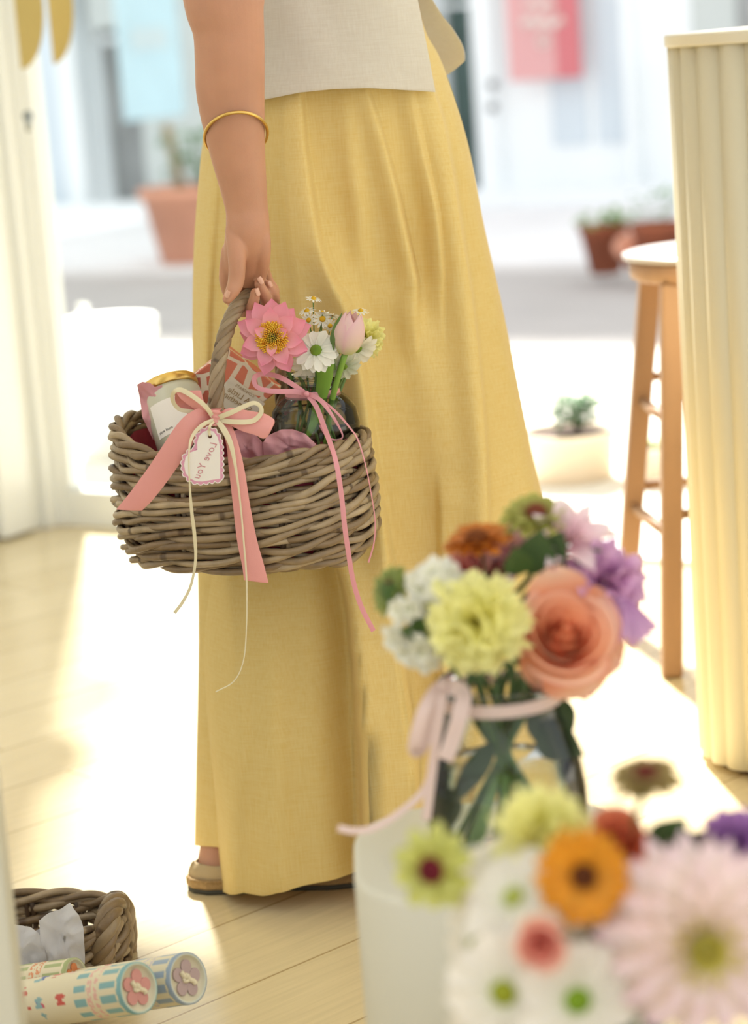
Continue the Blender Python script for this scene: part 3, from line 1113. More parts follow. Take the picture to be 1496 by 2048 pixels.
def rbox(mb, x0, x1, y0, y1, r, z0, z1, ez=0.006):
    rings = []
    for (ins, z) in ((0, z0), (0, z1 - ez), (ez * .3, z1 - ez * .3), (ez, z1)):
        ring = []
        for cx, cy, a0_ in ((x0 + r, y0 + r, PI), (x1 - r, y0 + r, 1.5 * PI), (x1 - r, y1 - r, 0), (x0 + r, y1 - r, .5 * PI)):
            for j in range(13):
                a = a0_ + PI / 2 * j / 12
                ring.append(V((cx + (r - ins) * math.cos(a), cy + (r - ins) * math.sin(a), z)))
        rings.append(ring)
    n = len(rings[0])
    vs = [p for rg in rings for p in rg]
    fs = [tuple(range(n))[::-1], tuple(range(3 * n, 4 * n))]
    for k in range(3):
        for i in range(n):
            j = (i + 1) % n
            fs.append((k * n + i, k * n + j, (k + 1) * n + j, (k + 1) * n + i))
    mb.add(vs, fs)
q = MB(); rbox(q, -.040, .20, 1.745, 1.992, .085, 0, .36)
o = obj('display_plinth', q, 'plinth'); tag(o, 'low off-white plinth with rounded corners under the round glass vase', 'plinth')
q = MB(); rbox(q, .06, .62, 1.14, 1.56, .08, 0, .30)
o = obj('display_plinth', q, 'plinth'); tag(o, 'lower near plinth carrying the closest bouquet at bottom right', 'plinth')

# ------------------------------------------------------------------ rattan weaving
def rat_col():
    t = random.random()
    return mixc(lin((118, 94, 64)), lin((188, 168, 136)), t)
def rat_colf():
    a = rat_col(); b = mixc(a, lin((110, 86, 58)), .5)
    ph = random.uniform(0, 9)
    return a, b, ph
def strand(mb, pts, r, seg=8, closed=False):
    a, b, ph = rat_colf()
    n = len(pts)
    o = len(mb.c)
    tube(mb, pts, r, seg, a, closed)
    nodes = [random.random() for _ in range(3)]
    for i in range(n):
        u = i / n
        f = 0.5 + 0.5 * math.sin(u * 17 + ph)
        c = mixc(a, b, f)
        for nd in nodes:
            if abs(u - nd) < 1.2 / n: c = mixc(c, lin((70, 50, 32)), .75)
        for k in range(seg):
            mb.c[o + i * seg + k] = c

class Weave:
    def __init__(s, C, yaw, a, b, z0, z1, pw=2.5, raise_=0.0, belly=0.03, base=0.9):
        s.C = V(C); s.yaw = yaw; s.a = a; s.b = b; s.z0 = z0; s.z1 = z1; s.pw = pw; s.rs = raise_; s.belly = belly; s.base = base
        s.ex = V((math.cos(yaw), -math.sin(yaw), 0)); s.ey = V((math.sin(yaw), math.cos(yaw), 0))
    def p(s, th, v, off=0.0, dz=0.0):
        """th round the rim (-90 deg is nearest), v height 0..1"""
        c, sn = math.cos(th), math.sin(th)
        e = 2 / s.pw
        x = abs(c) ** e * (1 if c >= 0 else -1); y = abs(sn) ** e * (1 if sn >= 0 else -1)
        vv = max(0, min(1, v))
        k = s.base + (1 - s.base) * min(1, (vv / .22)) ** .5 + s.belly * math.sin(PI * vv)
        nx, ny = x / s.a, y / s.b
        l = math.hypot(nx, ny) or 1
        h = s.z0 + (s.z1 - s.z0) * v + s.rs * (x * x) * v * v * (1 if x < 0 else .25) + dz
        return V((s.C.x, s.C.y, 0)) + s.ex * (s.a * k * x + off * nx / l) + s.ey * (s.b * k * y + off * ny / l) + V((0, 0, h))

def weave_basket(root, wv, rows, N, rr, per, weave_name='woven_wall', rim_r=.006, amp=.006, seg=8, res=330):
    mb = MB()
    for r in range(rows):
        v = (r + .5) / rows
        for k in range(3):
            pts = []
            jit = random.uniform(-.0012, .0012); ph0 = random.uniform(-.15, .15) + r * 1.1
            n1_ = random.uniform(0, 50)
            R = rr * random.uniform(.88, 1.14)
            for i in range(res):
                th = 2 * PI * i / res
                ps = per * th + 2 * PI * k / 3 + ph0
                nz = noise.noise(V((math.cos(th) * 3 + n1_, math.sin(th) * 3, r * 2.3)))
                nz2 = noise.noise(V((math.cos(th) * 2 + n1_ + 9, math.sin(th) * 2, r * 1.3)))
                pts.append(wv.p(th, v, amp * math.cos(ps) + nz * .0022, (wv.z1 - wv.z0) / rows * .42 * math.sin(ps) + jit + nz2 * .006))
            strand(mb, pts, R, seg, True)
    obj(weave_name, mb, 'rattan', root)
    # stakes
    for i in range(N):
        sk = MB()
        th = 2 * PI * (i + .3) / N
        for d in (-rr * .85 / wv.a, rr * .85 / wv.a):
            strand(sk, [wv.p(th + d, u, -amp * .5) for u in (0, .25, .5, .75, .97)], rr * .85, 6)
        obj('stake', sk, 'rattan', root)
    # rim: thick plait of four
    rm = MB()
    for k in range(3):
        pts = []
        n1_ = random.uniform(0, 50)
        for i in range(res):
            th = 2 * PI * i / res
            ps = 8 * th + 2 * PI * k / 3
            nz = noise.noise(V((math.cos(th) * 4 + n1_, math.sin(th) * 4, 3)))
            pts.append(wv.p(th, 1.0, rim_r * 1.05 * math.cos(ps), rim_r * 1.0 * math.sin(ps) + nz * .004))
        strand(rm, pts, rim_r * .82, seg, True)
    obj('braided_rim', rm, 'rattan', root)
    # base
    bs = MB()
    for j in range(14):
        f = (j + .6) / 14.2
        pts = []
        for i in range(90):
            th = 2 * PI * i / 90
            p = wv.p(th, 0, 0, 0); c0 = V((wv.C.x, wv.C.y, wv.z0))
            q_ = c0.lerp(p, f); q_.z = wv.z0 + .002 * math.sin(9 * th + j * PI)
            pts.append(q_)
        strand(bs, pts, rr * .95, 6, True)
    obj('woven_base', bs, 'rattan', root)

def rope(mb, path, n, strands, rad, sr, turns, seg=8):
    P = [V(p) for p in catmull([tuple(p) for p in path], n)]
    T, A, B = frames(P)
    for k in range(strands):
        pts = []
        for i in range(n):
            a = 2 * PI * (k / strands + turns * i / (n - 1))
            pts.append(P[i] + (A[i] * math.cos(a) + B[i] * math.sin(a)) * rad)
        strand(mb, pts, sr * random.uniform(.92, 1.08), seg)

# ------------------------------------------------------------------ the carried basket
SHIFT = -0.045       # the basket and the arm hang this much nearer than the figures below
YAW = math.radians(23)
zb = W(600, 1138, 2.565).z
zr = W(560, 922, 2.565).z
BC = W(490, 1000, 2.665)
wv = Weave((BC.x, BC.y), YAW, .1475, .1, zb, zr, pw=2.35, raise_=.036, belly=.035, base=.86)
root = thing('rattan_basket', 'grey-brown woven rattan basket of gifts held in the hand', 'basket', V((BC.x, BC.y, zb)))
weave_basket(root, wv, 10, 17, .0041, 5, rim_r=.0052, amp=.0058)
hp = [W(431, 905, 2.572), W(431, 850, 2.572), W(433, 780, 2.578), W(438, 725, 2.587), W(447, 680, 2.6), W(461, 640, 2.615), W(480, 608, 2.632),
      W(504, 589, 2.655), W(528, 592, 2.68), W(547, 616, 2.70), W(558, 660, 2.72), W(563, 720, 2.735), W(565, 780, 2.745), W(566, 840, 2.75)]
q = MB(); rope(q, hp, 240, 5, .0048, .0044, 5.2, 8)
obj('handle', q, 'rattan', root, label='twisted rattan handle')

# ------------------------------------------------------------------ tissue paper
def sheet(name, label, outline, Y, m, crumple=.006, tip=None, group=None, ny=0.0):
    """crumpled paper: outline in pixels (closed), filled fan-wise in rings, folded by noise"""
    pts = [W(x, y, Y + (random.uniform(-.004, .004))) for x, y in outline]
    c = sum(pts, V((0, 0, 0))) / len(pts)
    n = len(pts) * 5
    ring = []
    for i in range(n):
        u = i / n * len(pts); j = int(u); f = u - j
        ring.append(pts[j].lerp(pts[(j + 1) % len(pts)], f))
    K = 9
    vs = [c]
    sd0 = random.uniform(0, 90)
    for k in range(1, K + 1):
        for i in range(n):
            p = c.lerp(ring[i], k / K)
            a = p * 38 + V((sd0, 0, 0))
            nz = abs(noise.noise(a)) * 2 - .6 + .5 * abs(noise.noise(a * 2.3))
            p = p + V((noise.noise(a + V((7, 7, 7))) * .0, nz * crumple * 1.6 + ny * (k / K) ** 2, 0))
            vs.append(p)
    fs = [(0, 1 + i, 1 + (i + 1) % n) for i in range(n)]
    for k in range(K - 1):
        for i in range(n):
            j = (i + 1) % n
            fs.append((1 + k * n + i, 1 + (k + 1) * n + i, 1 + (k + 1) * n + j, 1 + k * n + j))
    mb = MB(); mb.add(vs, fs)
    o = obj(name, mb, m, None, True)
    solid(o, .0003)
    return tag(o, label, 'tissue paper', group)
sheet('tissue_paper', 'pink tissue paper sticking up at the left end of the carried basket',
      [(274, 770), (285, 763), (299, 765), (310, 773), (325, 770), (322, 792), (318, 825), (308, 850), (306, 880), (296, 858), (284, 830), (279, 800)], 2.665, 'tissue', .006)
sheet('tissue_paper', 'pink tissue paper tuft in front of the flower jar, rising over the basket rim',
      [(526, 884), (534, 872), (545, 866), (562, 859), (585, 858), (610, 866), (634, 890), (650, 905), (640, 950), (560, 950), (527, 920)], 2.60, 'tissue', .006)
sheet('tissue_paper', 'pink tissue paper tuft behind the pink bow tail, in the middle of the basket',
      [(468, 862), (485, 855), (505, 862), (525, 884), (527, 930), (500, 950), (470, 940), (462, 890)], 2.602, 'tissue', .006)
sheet('tissue_paper', 'pink tissue paper along the basket rim at the right of the jar',
      [(636, 898), (660, 890), (690, 880), (712, 872), (722, 880), (715, 930), (660, 950), (632, 930)], 2.615, 'tissue', .005)
# tissue lining showing through the weave
mb = MB()
nth = 120
for i in range(nth + 1):
    for j in range(9):
        th = 2 * PI * i / nth; v = j / 8 * .93
        p = wv.p(th, v, -.016 - .004 * noise.noise(V((math.cos(th) * 9, math.sin(th) * 9, v * 7))))
        mb.v.append(p); mb.c.append((1, 1, 1))
for i in range(nth):
    for j in range(8):
        a = i * 9 + j
        mb.f.append((a, a + 9, a + 10, a + 1))
o = obj('tissue_lining', mb, 'deep_tissue'); solid(o, .0003)
tag(o, 'deep pink tissue paper lining the basket, seen through the weave', 'tissue paper')

# ------------------------------------------------------------------ boxed card with coral cells
def plate(mb, P, u, v, w, col=(1, 1, 1)):
    box_pts(mb, P, u, v, w, col)
bp0 = W(456, 697, 2.70); bp1 = W(562, 778, 2.70); bp2 = W(376, 759, 2.70)
u = bp1 - bp0; v_ = bp2 - bp0
v_ = v_ * 1.5
root = thing('gift_box', 'coral patterned gift box standing tilted in the basket behind the handle', 'box', bp0 + u / 2 + v_)
q = MB(); plate(q, bp0, u, v_, V((0, .03, 0))); bevel(obj('box_body', q, 'cellprint', root, False), .0015)
lp0 = W(463, 752, 2.697); lp1 = W(530, 808, 2.697); lp2 = W(424, 795, 2.697)
q = MB(); plate(q, lp0, (lp1 - lp0), (lp2 - lp0), V((0, .0025, 0)))
lab = obj('label', q, 'card', root, False, label='cream paper label with gold lettering')
rd = V((-.79, 0, .61)); up = V((.61, 0, .79))
def in_plane(px, py, Y): return W(px, py, Y)
for s, x, y, sz in (('CONGRATS', 490, 782, .0048), ('A Little', 478, 791, .0098), ('Something', 472, 803, .0098)):
    q = text_mb(s, in_plane(x + (0 if s != 'CONGRATS' else 0), y, 2.6962), rd, up, sz)
    obj('lettering', q, 'gold_ink', lab, False)

# ------------------------------------------------------------------ candle jar with brass lid
ax = (W(348, 735, 2.70) - W(392, 880, 2.655)).normalized()
Cb = W(378, 905, 2.655)
root = thing('candle_jar', 'sage glass candle jar with brass lid tilted in the left of the basket', 'candle', Cb)
Lj = (W(358, 778, 2.69) - Cb).length
q = MB(); lathe(q, Cb, [(0, 0), (.030, 0), (.0345, .004), (.0345, Lj - .006), (.033, Lj), (0, Lj)], 48, axis=ax)
obj('jar', q, 'wax', root)
q = MB(); lathe(q, Cb, [(.0, Lj), (.0335, Lj), (.0345, Lj + .002), (.0345, Lj + .010), (.033, Lj + .012), (0, Lj + .012)], 48, axis=ax)
obj('lid', q, 'bangle', root, label='gold metal lid')
# paper label wrapped round the jar side
X_, Y_, Z_ = basis(ax)
view = V((0, -1, 0)); fx = (view - ax * view.dot(ax)).normalized(); fy = ax.cross(fx)
q = MB(); vs = []; fs = []
for i in range(13):
    a = math.radians(-44 + 88 * i / 12) - .05
    for j in range(2):
        vs.append(Cb + ax * (Lj * (.22 + .53 * j)) + (fx * math.cos(a) + fy * math.sin(a)) * .0349)
for i in range(12): fs.append((2 * i, 2 * i + 1, 2 * i + 3, 2 * i + 2))
q.add(vs, fs); lb = obj('label', q, 'white_card', root, True, label='white paper label with black lettering')
def curved_text(s, h, off, size):
    t_ = text_mb(s, V((0, 0, 0)), (1, 0, 0), (0, 1, 0), size)
    o_ = MB()
    o_.add([Cb + ax * (Lj * h + p.y) + (fx * math.cos((p.x + off) / .0352 * 1.0) + fy * math.sin((p.x + off) / .0352)) * .0352 for p in t_.v], t_.f)
    return o_
obj('lettering', curved_text('slow burn', .30, -.015, .005), 'black_ink', lb, False)
obj('lettering', curved_text('Little', .66, .018, .009), 'black_ink', lb, False)

# ------------------------------------------------------------------ glass jar in the basket
jc = W(636, 915, 2.665)
jt = W(622, 745, 2.665)
jax = (jt - jc).normalized(); JH = (jt - jc).length
jprof = [(0, 0), (.040, 0), (.047, .004), (.0515, .022), (.0525, .040), (.049, .058), (.040, .070), (.0305, .077), (.0285, .081), (.029, .084),
         (.0285, .0865), (.030, .088), (.0285, .091), (.0285, JH - .004), (.030, JH - .002), (.029, JH), (.0272, JH - .001)]
root = thing('glass_jar', 'round glass jar of water tied with pink ribbon in the basket', 'jar', jc)
q = MB(); lathe(q, jc, jprof, 64, axis=jax)
obj('jar_wall', q, 'glass', root)
inner = [(r_ - .0022 if r_ > .01 else 0, h_ + (.003 if h_ < .01 else 0)) for r_, h_ in jprof[:-1]]
q = MB()
for h_ in (.082, .0885, .095):
    X, Y, Z = basis(jax)
    tube(q, [jc + jax * (h_ + .0006 * math.sin(a_ * PI / 24)) + (X * math.cos(a_ * PI / 24) + Y * math.sin(a_ * PI / 24)) * .0292 for a_ in range(48)], .0012, 8, closed=True)
obj('screw_thread', q, 'glass', root)
q = MB(); lathe(q, jc, [(0, .003), (.037, .003), (.0445, .006), (.049, .022), (.0498, .040), (.0466, .057), (0, .0572)], 64, axis=jax)
o = obj('water', q, 'water', None); tag(o, 'clear water inside the round jar in the basket', 'water')

FLB = 2.64
def stem_to(mb, P, Q, bendv, r=.0016, c=(96, 130, 66)):
    P = V(P); Q = V(Q)
    pts = catmull([tuple(P), tuple(P.lerp(Q, .5) + V(bendv)), tuple(Q)], 14)
    tube(mb, pts, r, 7, lin(c))
def in_jar(dx, dy, h):
    return jc + jax * h + V((dx, dy, 0))

# pink dahlia
def dahlia():
    P = W(545, 675, 2.605); N = V((-.10, -1, .10))
    root = thing('dahlia', 'large pink open dahlia with golden centre in the basket jar', 'flower', P)
    st = G((0, (250, 222, 140)), (.22, (250, 208, 168)), (.5, (246, 182, 190)), (1, (243, 150, 178)))
    q = MB()
    rosette(q, P, N, [(9, .037, .0235, -.15, -.15, .006, -.005), (8, .036, .0225, .08, -.15, .006, -.002),
                      (7, .031, .020, .30, -.1, .005, .001), (3, .018, .012, .7, -.2, .006, .003)], 'dahlia', st, jit=.05, cup=.3, nl=12, nw=7, lenj=.07)
    obj('petals', q, 'petal', root)
    q = MB()
    X, Y, Z = basis(N)
    for i in range(230):
        r = .0125 * math.sqrt(i / 230.); a = i * 2.399963
        b = P + X * (r * math.cos(a)) + Y * (r * math.sin(a)) + Z * .001
        tip = b + Z * (.006 + .003 * random.random()) + (X * math.cos(a) + Y * math.sin(a)) * (r * .55)
        cl = mixc(lin((226, 150, 20)), lin((246, 206, 70)), random.random())
        if r < .004: cl = lin((190, 160, 40))
        tube(q, [b, tip], [.0006, .0009], 4, cl)
    obj('stamens', q, 'flowercentre', root)
    q = MB(); stem_to(q, P + V((0, .008, 0)), in_jar(-.012, .01, .035), (.006, .01, -.01), .0024)
    obj('stem', q, 'stem', root)
dahlia()

def daisy(name, label, P, N, R, n, petcol, cencol, cr, Q=None, el=.15, bend=-.25, wfac=.34, rings=2, group=None, stemr=.0013, bendv=(0, .004, 0), cat='flower', cenh=.35, nl=6):
    root = thing(name, label, cat, P, group)
    q = MB()
    rg = [(n, R, R * wfac, el - .1 * i, bend, cr * .5, -.0008 * i) for i in range(rings)]
    rosette(q, P, N, rg, 'strap', petcol, jit=.04, cup=.25, nl=nl, nw=5, lenj=.1, spin=random.random() * 6)
    obj('petals', q, 'petal', root)
    q = MB()
    c0, c1 = cencol
    dome(q, P, N, cr, cr * cenh * 2, lambda t: mixc(lin(c0), lin(c1), t), 8)
    obj('flower_eye', q, 'flowercentre', root)
    if Q is not None:
        q = MB(); stem_to(q, V(P) - V(N).normalized() * .002, Q, bendv, stemr)
        obj('stem', q, 'stem', root)
    return root
WH = G((0, (214, 224, 190)), (.2, (238, 238, 226)), (1, (250, 248, 240)))
daisy('chrysanthemum', 'white chrysanthemum with green eye beside the pink dahlia in the jar', W(632, 701, 2.612), (-.05, -1, .62), .0225, 12, WH,
      ((120, 150, 40), (88, 118, 24)), .0068, in_jar(.002, 0, .03), rings=2, wfac=.42, el=.12, bend=-.3, stemr=.002)
daisy('chrysanthemum', 'white chrysanthemum turned away under the tulip bud in the jar', W(716, 698, 2.64), (.35, -.55, -.55), .0215, 11, WH,
      ((120, 150, 40), (88, 118, 24)), .005, in_jar(.012, 0, .05), rings=2, wfac=.45, el=.35, bend=-.2, stemr=.0018)
daisy('chrysanthemum', 'small greyish-white chrysanthemum drooping at the jar mouth', W(688, 733, 2.628), (.1, -.8, -.5), .0175, 10, G((0, (190, 200, 170)), (1, (226, 228, 214))),
      ((120, 150, 40), (88, 118, 24)), .004, in_jar(.01, 0, .06), rings=2, wfac=.36, el=.2, bend=-.3)
daisy('chrysanthemum', 'white chrysanthemum half hidden below the dahlia at the jar mouth', W(612, 733, 2.632), (-.1, -.8, -.3), .017, 10, WH,
      ((120, 150, 40), (88, 118, 24)), .004, in_jar(-.004, 0, .06), rings=2, wfac=.32, el=.2, bend=-.5)
CH = G((0, (236, 238, 220)), (1, (250, 250, 244)))
cham = [((645, 638), (.1, -1, .25), .0098, 'small chamomile daisy facing forward between dahlia and tulip'),
        ((627, 598), (.25, -.25, 1), .0085, 'topmost chamomile daisy above the bouquet in the basket'),
        ((614, 622), (-.2, -.4, 1), .0085, 'chamomile daisy seen sideways just right of the dahlia top'),
        ((617, 640), (.3, -1, -.2), .008, 'chamomile daisy tucked against the dahlia petals'),
        ((664, 632), (.2, .5, 1), .0085, 'chamomile daisy turned away, left of the tulip leaf'),
        ((660, 651), (.1, -.8, -.4), .0075, 'chamomile daisy partly hidden by the tulip leaf'),
        ((645, 626), (.1, .3, 1), .0075, 'chamomile daisy seen from behind over the forward one'),
        ((721, 622), (.1, -.3, 1), .0085, 'chamomile daisy behind the top of the tulip bud')]
for i, ((x, y), N, R, lb_) in enumerate(cham):
    P = W(x, y, 2.635 if i != 7 else 2.665)
    daisy('chamomile', lb_, P, N, R, 13, CH, ((220, 176, 30), (206, 160, 24)), R * .36, in_jar(random.uniform(-.01, .015), random.uniform(-.01, .01), .06),
          rings=1, wfac=.28, group='chamomile daisies in the basket jar', stemr=.0007, bendv=(random.uniform(-.004, .004), .006, .008), cenh=.5, nl=4, el=.1 if N[1] > -.5 else .05)
# tulip
def tulip():
    B = W(690, 707, 2.615); T = W(708, 624, 2.612)
    A_ = (T - B).normalized(); Ht = (T - B).length
    root = thing('tulip', 'pale pink closed tulip bud in the basket jar', 'flower', B)
    q = MB()
    for lay, (k0, n, rr) in enumerate(((0, 3, .95), (PI / 3 + .3, 3, 1.0))):
        for k in range(n):
            a = k0 + 2 * PI * k / n + .5
            X, Y, Z = basis(A_, a)
            vs = []; cs = []; fs = []
            NS, NW = 12, 9
            for i in range(NS + 1):
                s = i / NS
                rad = .0185 * rr * (math.sin(PI * min(1, .1 + .62 * s ** .8)) ** .8) * (1 - .42 * s ** 3)
                wa = 1.05 * (1 - max(0, (s - .55) / .45) ** 2 * .93)
                for j in range(NW):
                    uu = -1 + 2 * j / (NW - 1)
                    aa = uu * wa
                    p = B + Z * (Ht * s * (1 - .04 * uu * uu)) + (X * math.cos(aa) + Y * math.sin(aa)) * (rad * (1 + .03 * (1 - abs(uu))))
                    vs.append(p)
                    c = grad(G((0, (214, 226, 160)), (.25, (244, 226, 208)), (.6, (246, 218, 212)), (1, (240, 204, 208))), s)
                    c = mixc(c, lin((238, 190, 204)), abs(uu) ** 3 * .6)
                    cs.append(c)
            for i in range(NS):
                for j in range(NW - 1):
                    a_ = i * NW + j; fs.append((a_, a_ + 1, a_ + NW + 1, a_ + NW))
            q.add(vs, fs, cs)
    obj('petals', q, 'petal', root)
    q = MB(); stem_to(q, B, in_jar(.01, -.004, .012), (-.004, 0, 0), .0036, (128, 168, 70))
    obj('stem', q, 'stem', root)
    q = MB()
    c1 = lin((104, 140, 74))
    # leaf rising at the left of the bud and a broad one in the jar neck
    strip(q, [W(655, 740, 2.625), W(657, 695, 2.622), (W(666, 655, 2.615)), W(684, 626, 2.61)],
          [W(672, 740, 2.618), W(668, 700, 2.61), W(673, 668, 2.605), W(684, 626, 2.61)], 20, 5, .001, lin((122, 158, 84)))
    strip(q, [W(632, 735, 2.62), W(634, 760, 2.63), W(628, 800, 2.64), W(618, 850, 2.64), W(606, 885, 2.64)],
          [W(668, 728, 2.615), W(664, 760, 2.625), W(652, 800, 2.635), W(634, 850, 2.64), W(612, 885, 2.64)], 24, 5, .003, lin((150, 196, 84)))
    o = obj('leaf', q, 'leaf', root); solid(o, .0008)
tulip()
def carnation(name, label, P, N, R, stops, Q=None, n=(12, 12, 11, 9, 6), ruf=.10, group=None, stemr=.002, wf=.85, dens=1):
    root = thing(name, label, 'flower', P, group)
    q = MB()
    X0, Y0_, Z0_ = basis(N)
    tot = int(sum(n) * .8 * dens)
    for k in range(tot):
        f = (k + .5) / tot
        a = k * 2.399963 + random.uniform(-.3, .3)
        X = X0 * math.cos(a) + Y0_ * math.sin(a)
        el0 = -.2 + 1.75 * f + random.uniform(-.12, .12)
        nn_ = (Z0_ + X.cross(Z0_) * random.uniform(-.35, .35)).normalized()
        nn_ = (nn_ - X * nn_.dot(X)).normalized()
        petal(q, V(P) + X * (R * .04) - Z0_ * (R * .25 * (1 - f)), X, nn_, R * (1.0 - .28 * f) * random.uniform(.88, 1.1), R * wf * random.uniform(1.0, 1.45), el0, -.45,
              random.uniform(-.1, .25), 'fan', stops, 9, 11, R * ruf * random.uniform(.8, 1.5), random.uniform(4, 7), .07, random.uniform(-.4, .4))
    obj('petals', q, 'petal', root)
    q = MB(); Z = V(N).normalized()
    lathe(q, P - Z * R * .55, [(R * .05, 0), (R * .2, R * .1), (R * .22, R * .5)], 12, axis=Z, col=lin((120, 150, 90)))
    obj('calyx', q, 'stem', root)
    if Q is not None:
        q = MB(); stem_to(q, P - Z * R * .5, Q, (0, .01, 0), stemr); obj('stem', q, 'stem', root)
    return root
carnation('carnation', 'pale yellow ruffled carnation behind the tulip, rightmost bloom of the basket jar', W(733, 676, 2.668), (.45, -.75, .1), .023,
          G((0, (232, 224, 120)), (.6, (240, 234, 146)), (1, (246, 242, 170))), in_jar(.02, .01, .05), n=(10, 9, 8, 6, 4))
# extra cut stems seen through the glass
for i in range(6):
    q = MB(); stem_to(q, in_jar(random.uniform(-.018, .016), random.uniform(-.015, .01), JH), in_jar(random.uniform(-.028, .024), random.uniform(-.02, .01), .012), (0, 0, 0), .0017, (104, 134, 70))
    o = obj('cut_stem', q, 'stem'); tag(o, 'green cut stem standing in the water of the basket jar', 'stem', 'cut stems in the basket jar')

# ribbon on the jar
rib = thing('jar_ribbon', 'narrow rose-pink ribbon tied round the jar neck with long trailing ends', 'ribbon', W(612, 788, 2.63))
q = MB()
for (h, w_) in ((.0775, .0085),):
    vs = []; fs = []
    for i in range(49):
        a = 2 * PI * i / 48
        X, Y, Z = basis(jax, a)
        r1 = .0315
        vs += [jc + jax * (h - w_ / 2) + X * (r1 + .001), jc + jax * (h + w_ / 2) + X * (r1 - .0005)]
    for i in range(48): fs.append((2 * i, 2 * i + 2, 2 * i + 3, 2 * i + 1))
    q.add(vs, fs)
solid(obj('neck_band', q, 'rose_ribbon', rib), .0004)
q = MB()
line_ribbon(q, [(612, 788, 2.626), (590, 772, 2.622), (565, 757, 2.622), (545, 750, 2.63), (522, 748, 2.628), (509, 756, 2.618), (512, 772, 2.612, .9), (532, 781, 2.612), (560, 783, 2.614), (590, 783, 2.62), (612, 788, 2.624)], 10)
line_ribbon(q, [(612, 786, 2.622), (640, 800, 2.61), (665, 832, 2.604, .7), (683, 864, 2.602, .4), (684, 876, 2.602, .35), (672, 880, 2.602, .35), (655, 874, 2.604, .5), (640, 850, 2.606, .6)], 9)
solid(obj('loop', q, 'rose_ribbon', rib), .0004)
q = MB()
line_ribbon(q, [(614, 788, 2.620), (632, 812, 2.612), (645, 845, 2.606), (658, 880, 2.572), (669, 912, 2.548, .95), (677, 950, 2.541), (684, 1000, 2.54), (689, 1050, 2.54), (696, 1100, 2.542), (706, 1160, 2.545), (722, 1212, 2.548), (747, 1262, 2.55)], 10, 90)
solid(obj('ribbon_tail', q, 'rose_ribbon', rib), .0004)
q = MB()
line_ribbon(q, [(640, 797, 2.615, .8), (672, 824, 2.605, .8), (700, 856, 2.585, .6), (716, 880, 2.572, .5), (731, 930, 2.562, .4), (742, 985, 2.56, .4), (750, 1040, 2.56, .4), (748, 1085, 2.56, .5), (737, 1125, 2.56, .6)], 6, 70)
solid(obj('ribbon_tail', q, 'rose_ribbon', rib), .0004)
q = MB(); ball(q, W(613, 788, 2.618), .0036, (1, 1, 1), 12, 8, 1.1); obj('knot', q, 'rose_ribbon', rib)

# ------------------------------------------------------------------ big pink bow on the handle
bow = thing('pink_bow', 'wide pink ribbon bow tied at the foot of the basket handle', 'ribbon', W(430, 835, 2.55))
YB = 2.545
def edge(pts): return [W(x, y, Y) for x, y, Y in pts]
q = MB()
strip(q, edge([(425, 821, YB + .004), (405, 816, YB - .002), (385, 822, YB - .008), (355, 848, YB - .010), (300, 930, YB - .004), (260, 985, YB - .002), (232, 1019, YB)]),
      edge([(424, 850, YB + .004), (410, 856, YB - .002), (396, 872, YB - .008), (375, 905, YB - .010), (335, 962, YB - .004), (305, 1000, YB - .002), (284, 1021, YB)]), 50, 7, .0018)
solid(obj('ribbon_tail', q, 'pink_ribbon', bow), .0005)
q = MB()
strip(q, edge([(424, 838, YB + .004), (438, 852, YB - .003), (452, 885, YB - .008), (458, 940, YB - .009), (466, 1010, YB - .008), (474, 1080, YB - .006), (484, 1130, YB - .006), (488, 1160, YB - .006)]),
      edge([(440, 830, YB + .004), (462, 850, YB - .003), (476, 885, YB - .008), (489, 940, YB - .009), (500, 1010, YB - .008), (514, 1080, YB - .006), (528, 1130, YB - .006), (537, 1166, YB - .006)]), 60, 7, .0016)
solid(obj('ribbon_tail', q, 'pink_ribbon', bow), .0005)
q = MB()   # left loop: out and folded back
strip(q, edge([(425, 822, YB), (408, 805, YB - .004), (404, 790, YB - .006), (402, 781, YB - .007)]),
      edge([(418, 828, YB), (390, 818, YB - .004), (362, 798, YB - .012), (350, 782, YB - .014)]), 24, 7, .001)
strip(q, edge([(402, 781, YB - .007), (404, 792, YB + .006), (410, 806, YB + .008), (424, 826, YB + .006)]),
      edge([(350, 782, YB - .014), (352, 806, YB + .004), (376, 828, YB + .008), (420, 848, YB + .006)]), 24, 7, -.001)
solid(obj('loop', q, 'pink_ribbon', bow), .0005)
q = MB()   # right loop
strip(q, edge([(436, 826, YB), (462, 816, YB - .005), (500, 822, YB - .006), (530, 828, YB - .008), (547, 838, YB - .010), (549, 846, YB - .009)]),
      edge([(436, 842, YB), (458, 850, YB - .008), (484, 862, YB - .012), (510, 870, YB - .014), (526, 877, YB - .014), (536, 872, YB - .013)]), 40, 9, .003)
strip(q, edge([(549, 846, YB - .009), (535, 838, YB + .006), (500, 824, YB + .012), (460, 822, YB + .012), (436, 832, YB + .006)]),
      edge([(536, 872, YB - .013), (520, 862, YB + .006), (490, 850, YB + .012), (462, 846, YB + .012), (438, 846, YB + .006)]), 40, 9, -.002)
solid(obj('loop', q, 'pink_ribbon', bow), .0005)
q = MB()
kc = W(431, 834, YB - .004)
X, Y, Z = V((1, 0, 0)), V((0, 1, 0)), UPV
vs = []; fs = []
for i in range(25):
    a = 2 * PI * i / 24
    for j in range(13):
        t = -1 + 2 * j / 12
        rr = .0062 * (1 + .16 * math.sin(j * 1.7 + a * 2)) * (1 + .25 * t * t)
        vs.append(kc + X * (rr * math.cos(a) + t * -.0006) + Y * (rr * .8 * math.sin(a)) + Z * (t * .0088) + X * (.0007 * math.sin(a * 3 + j)))
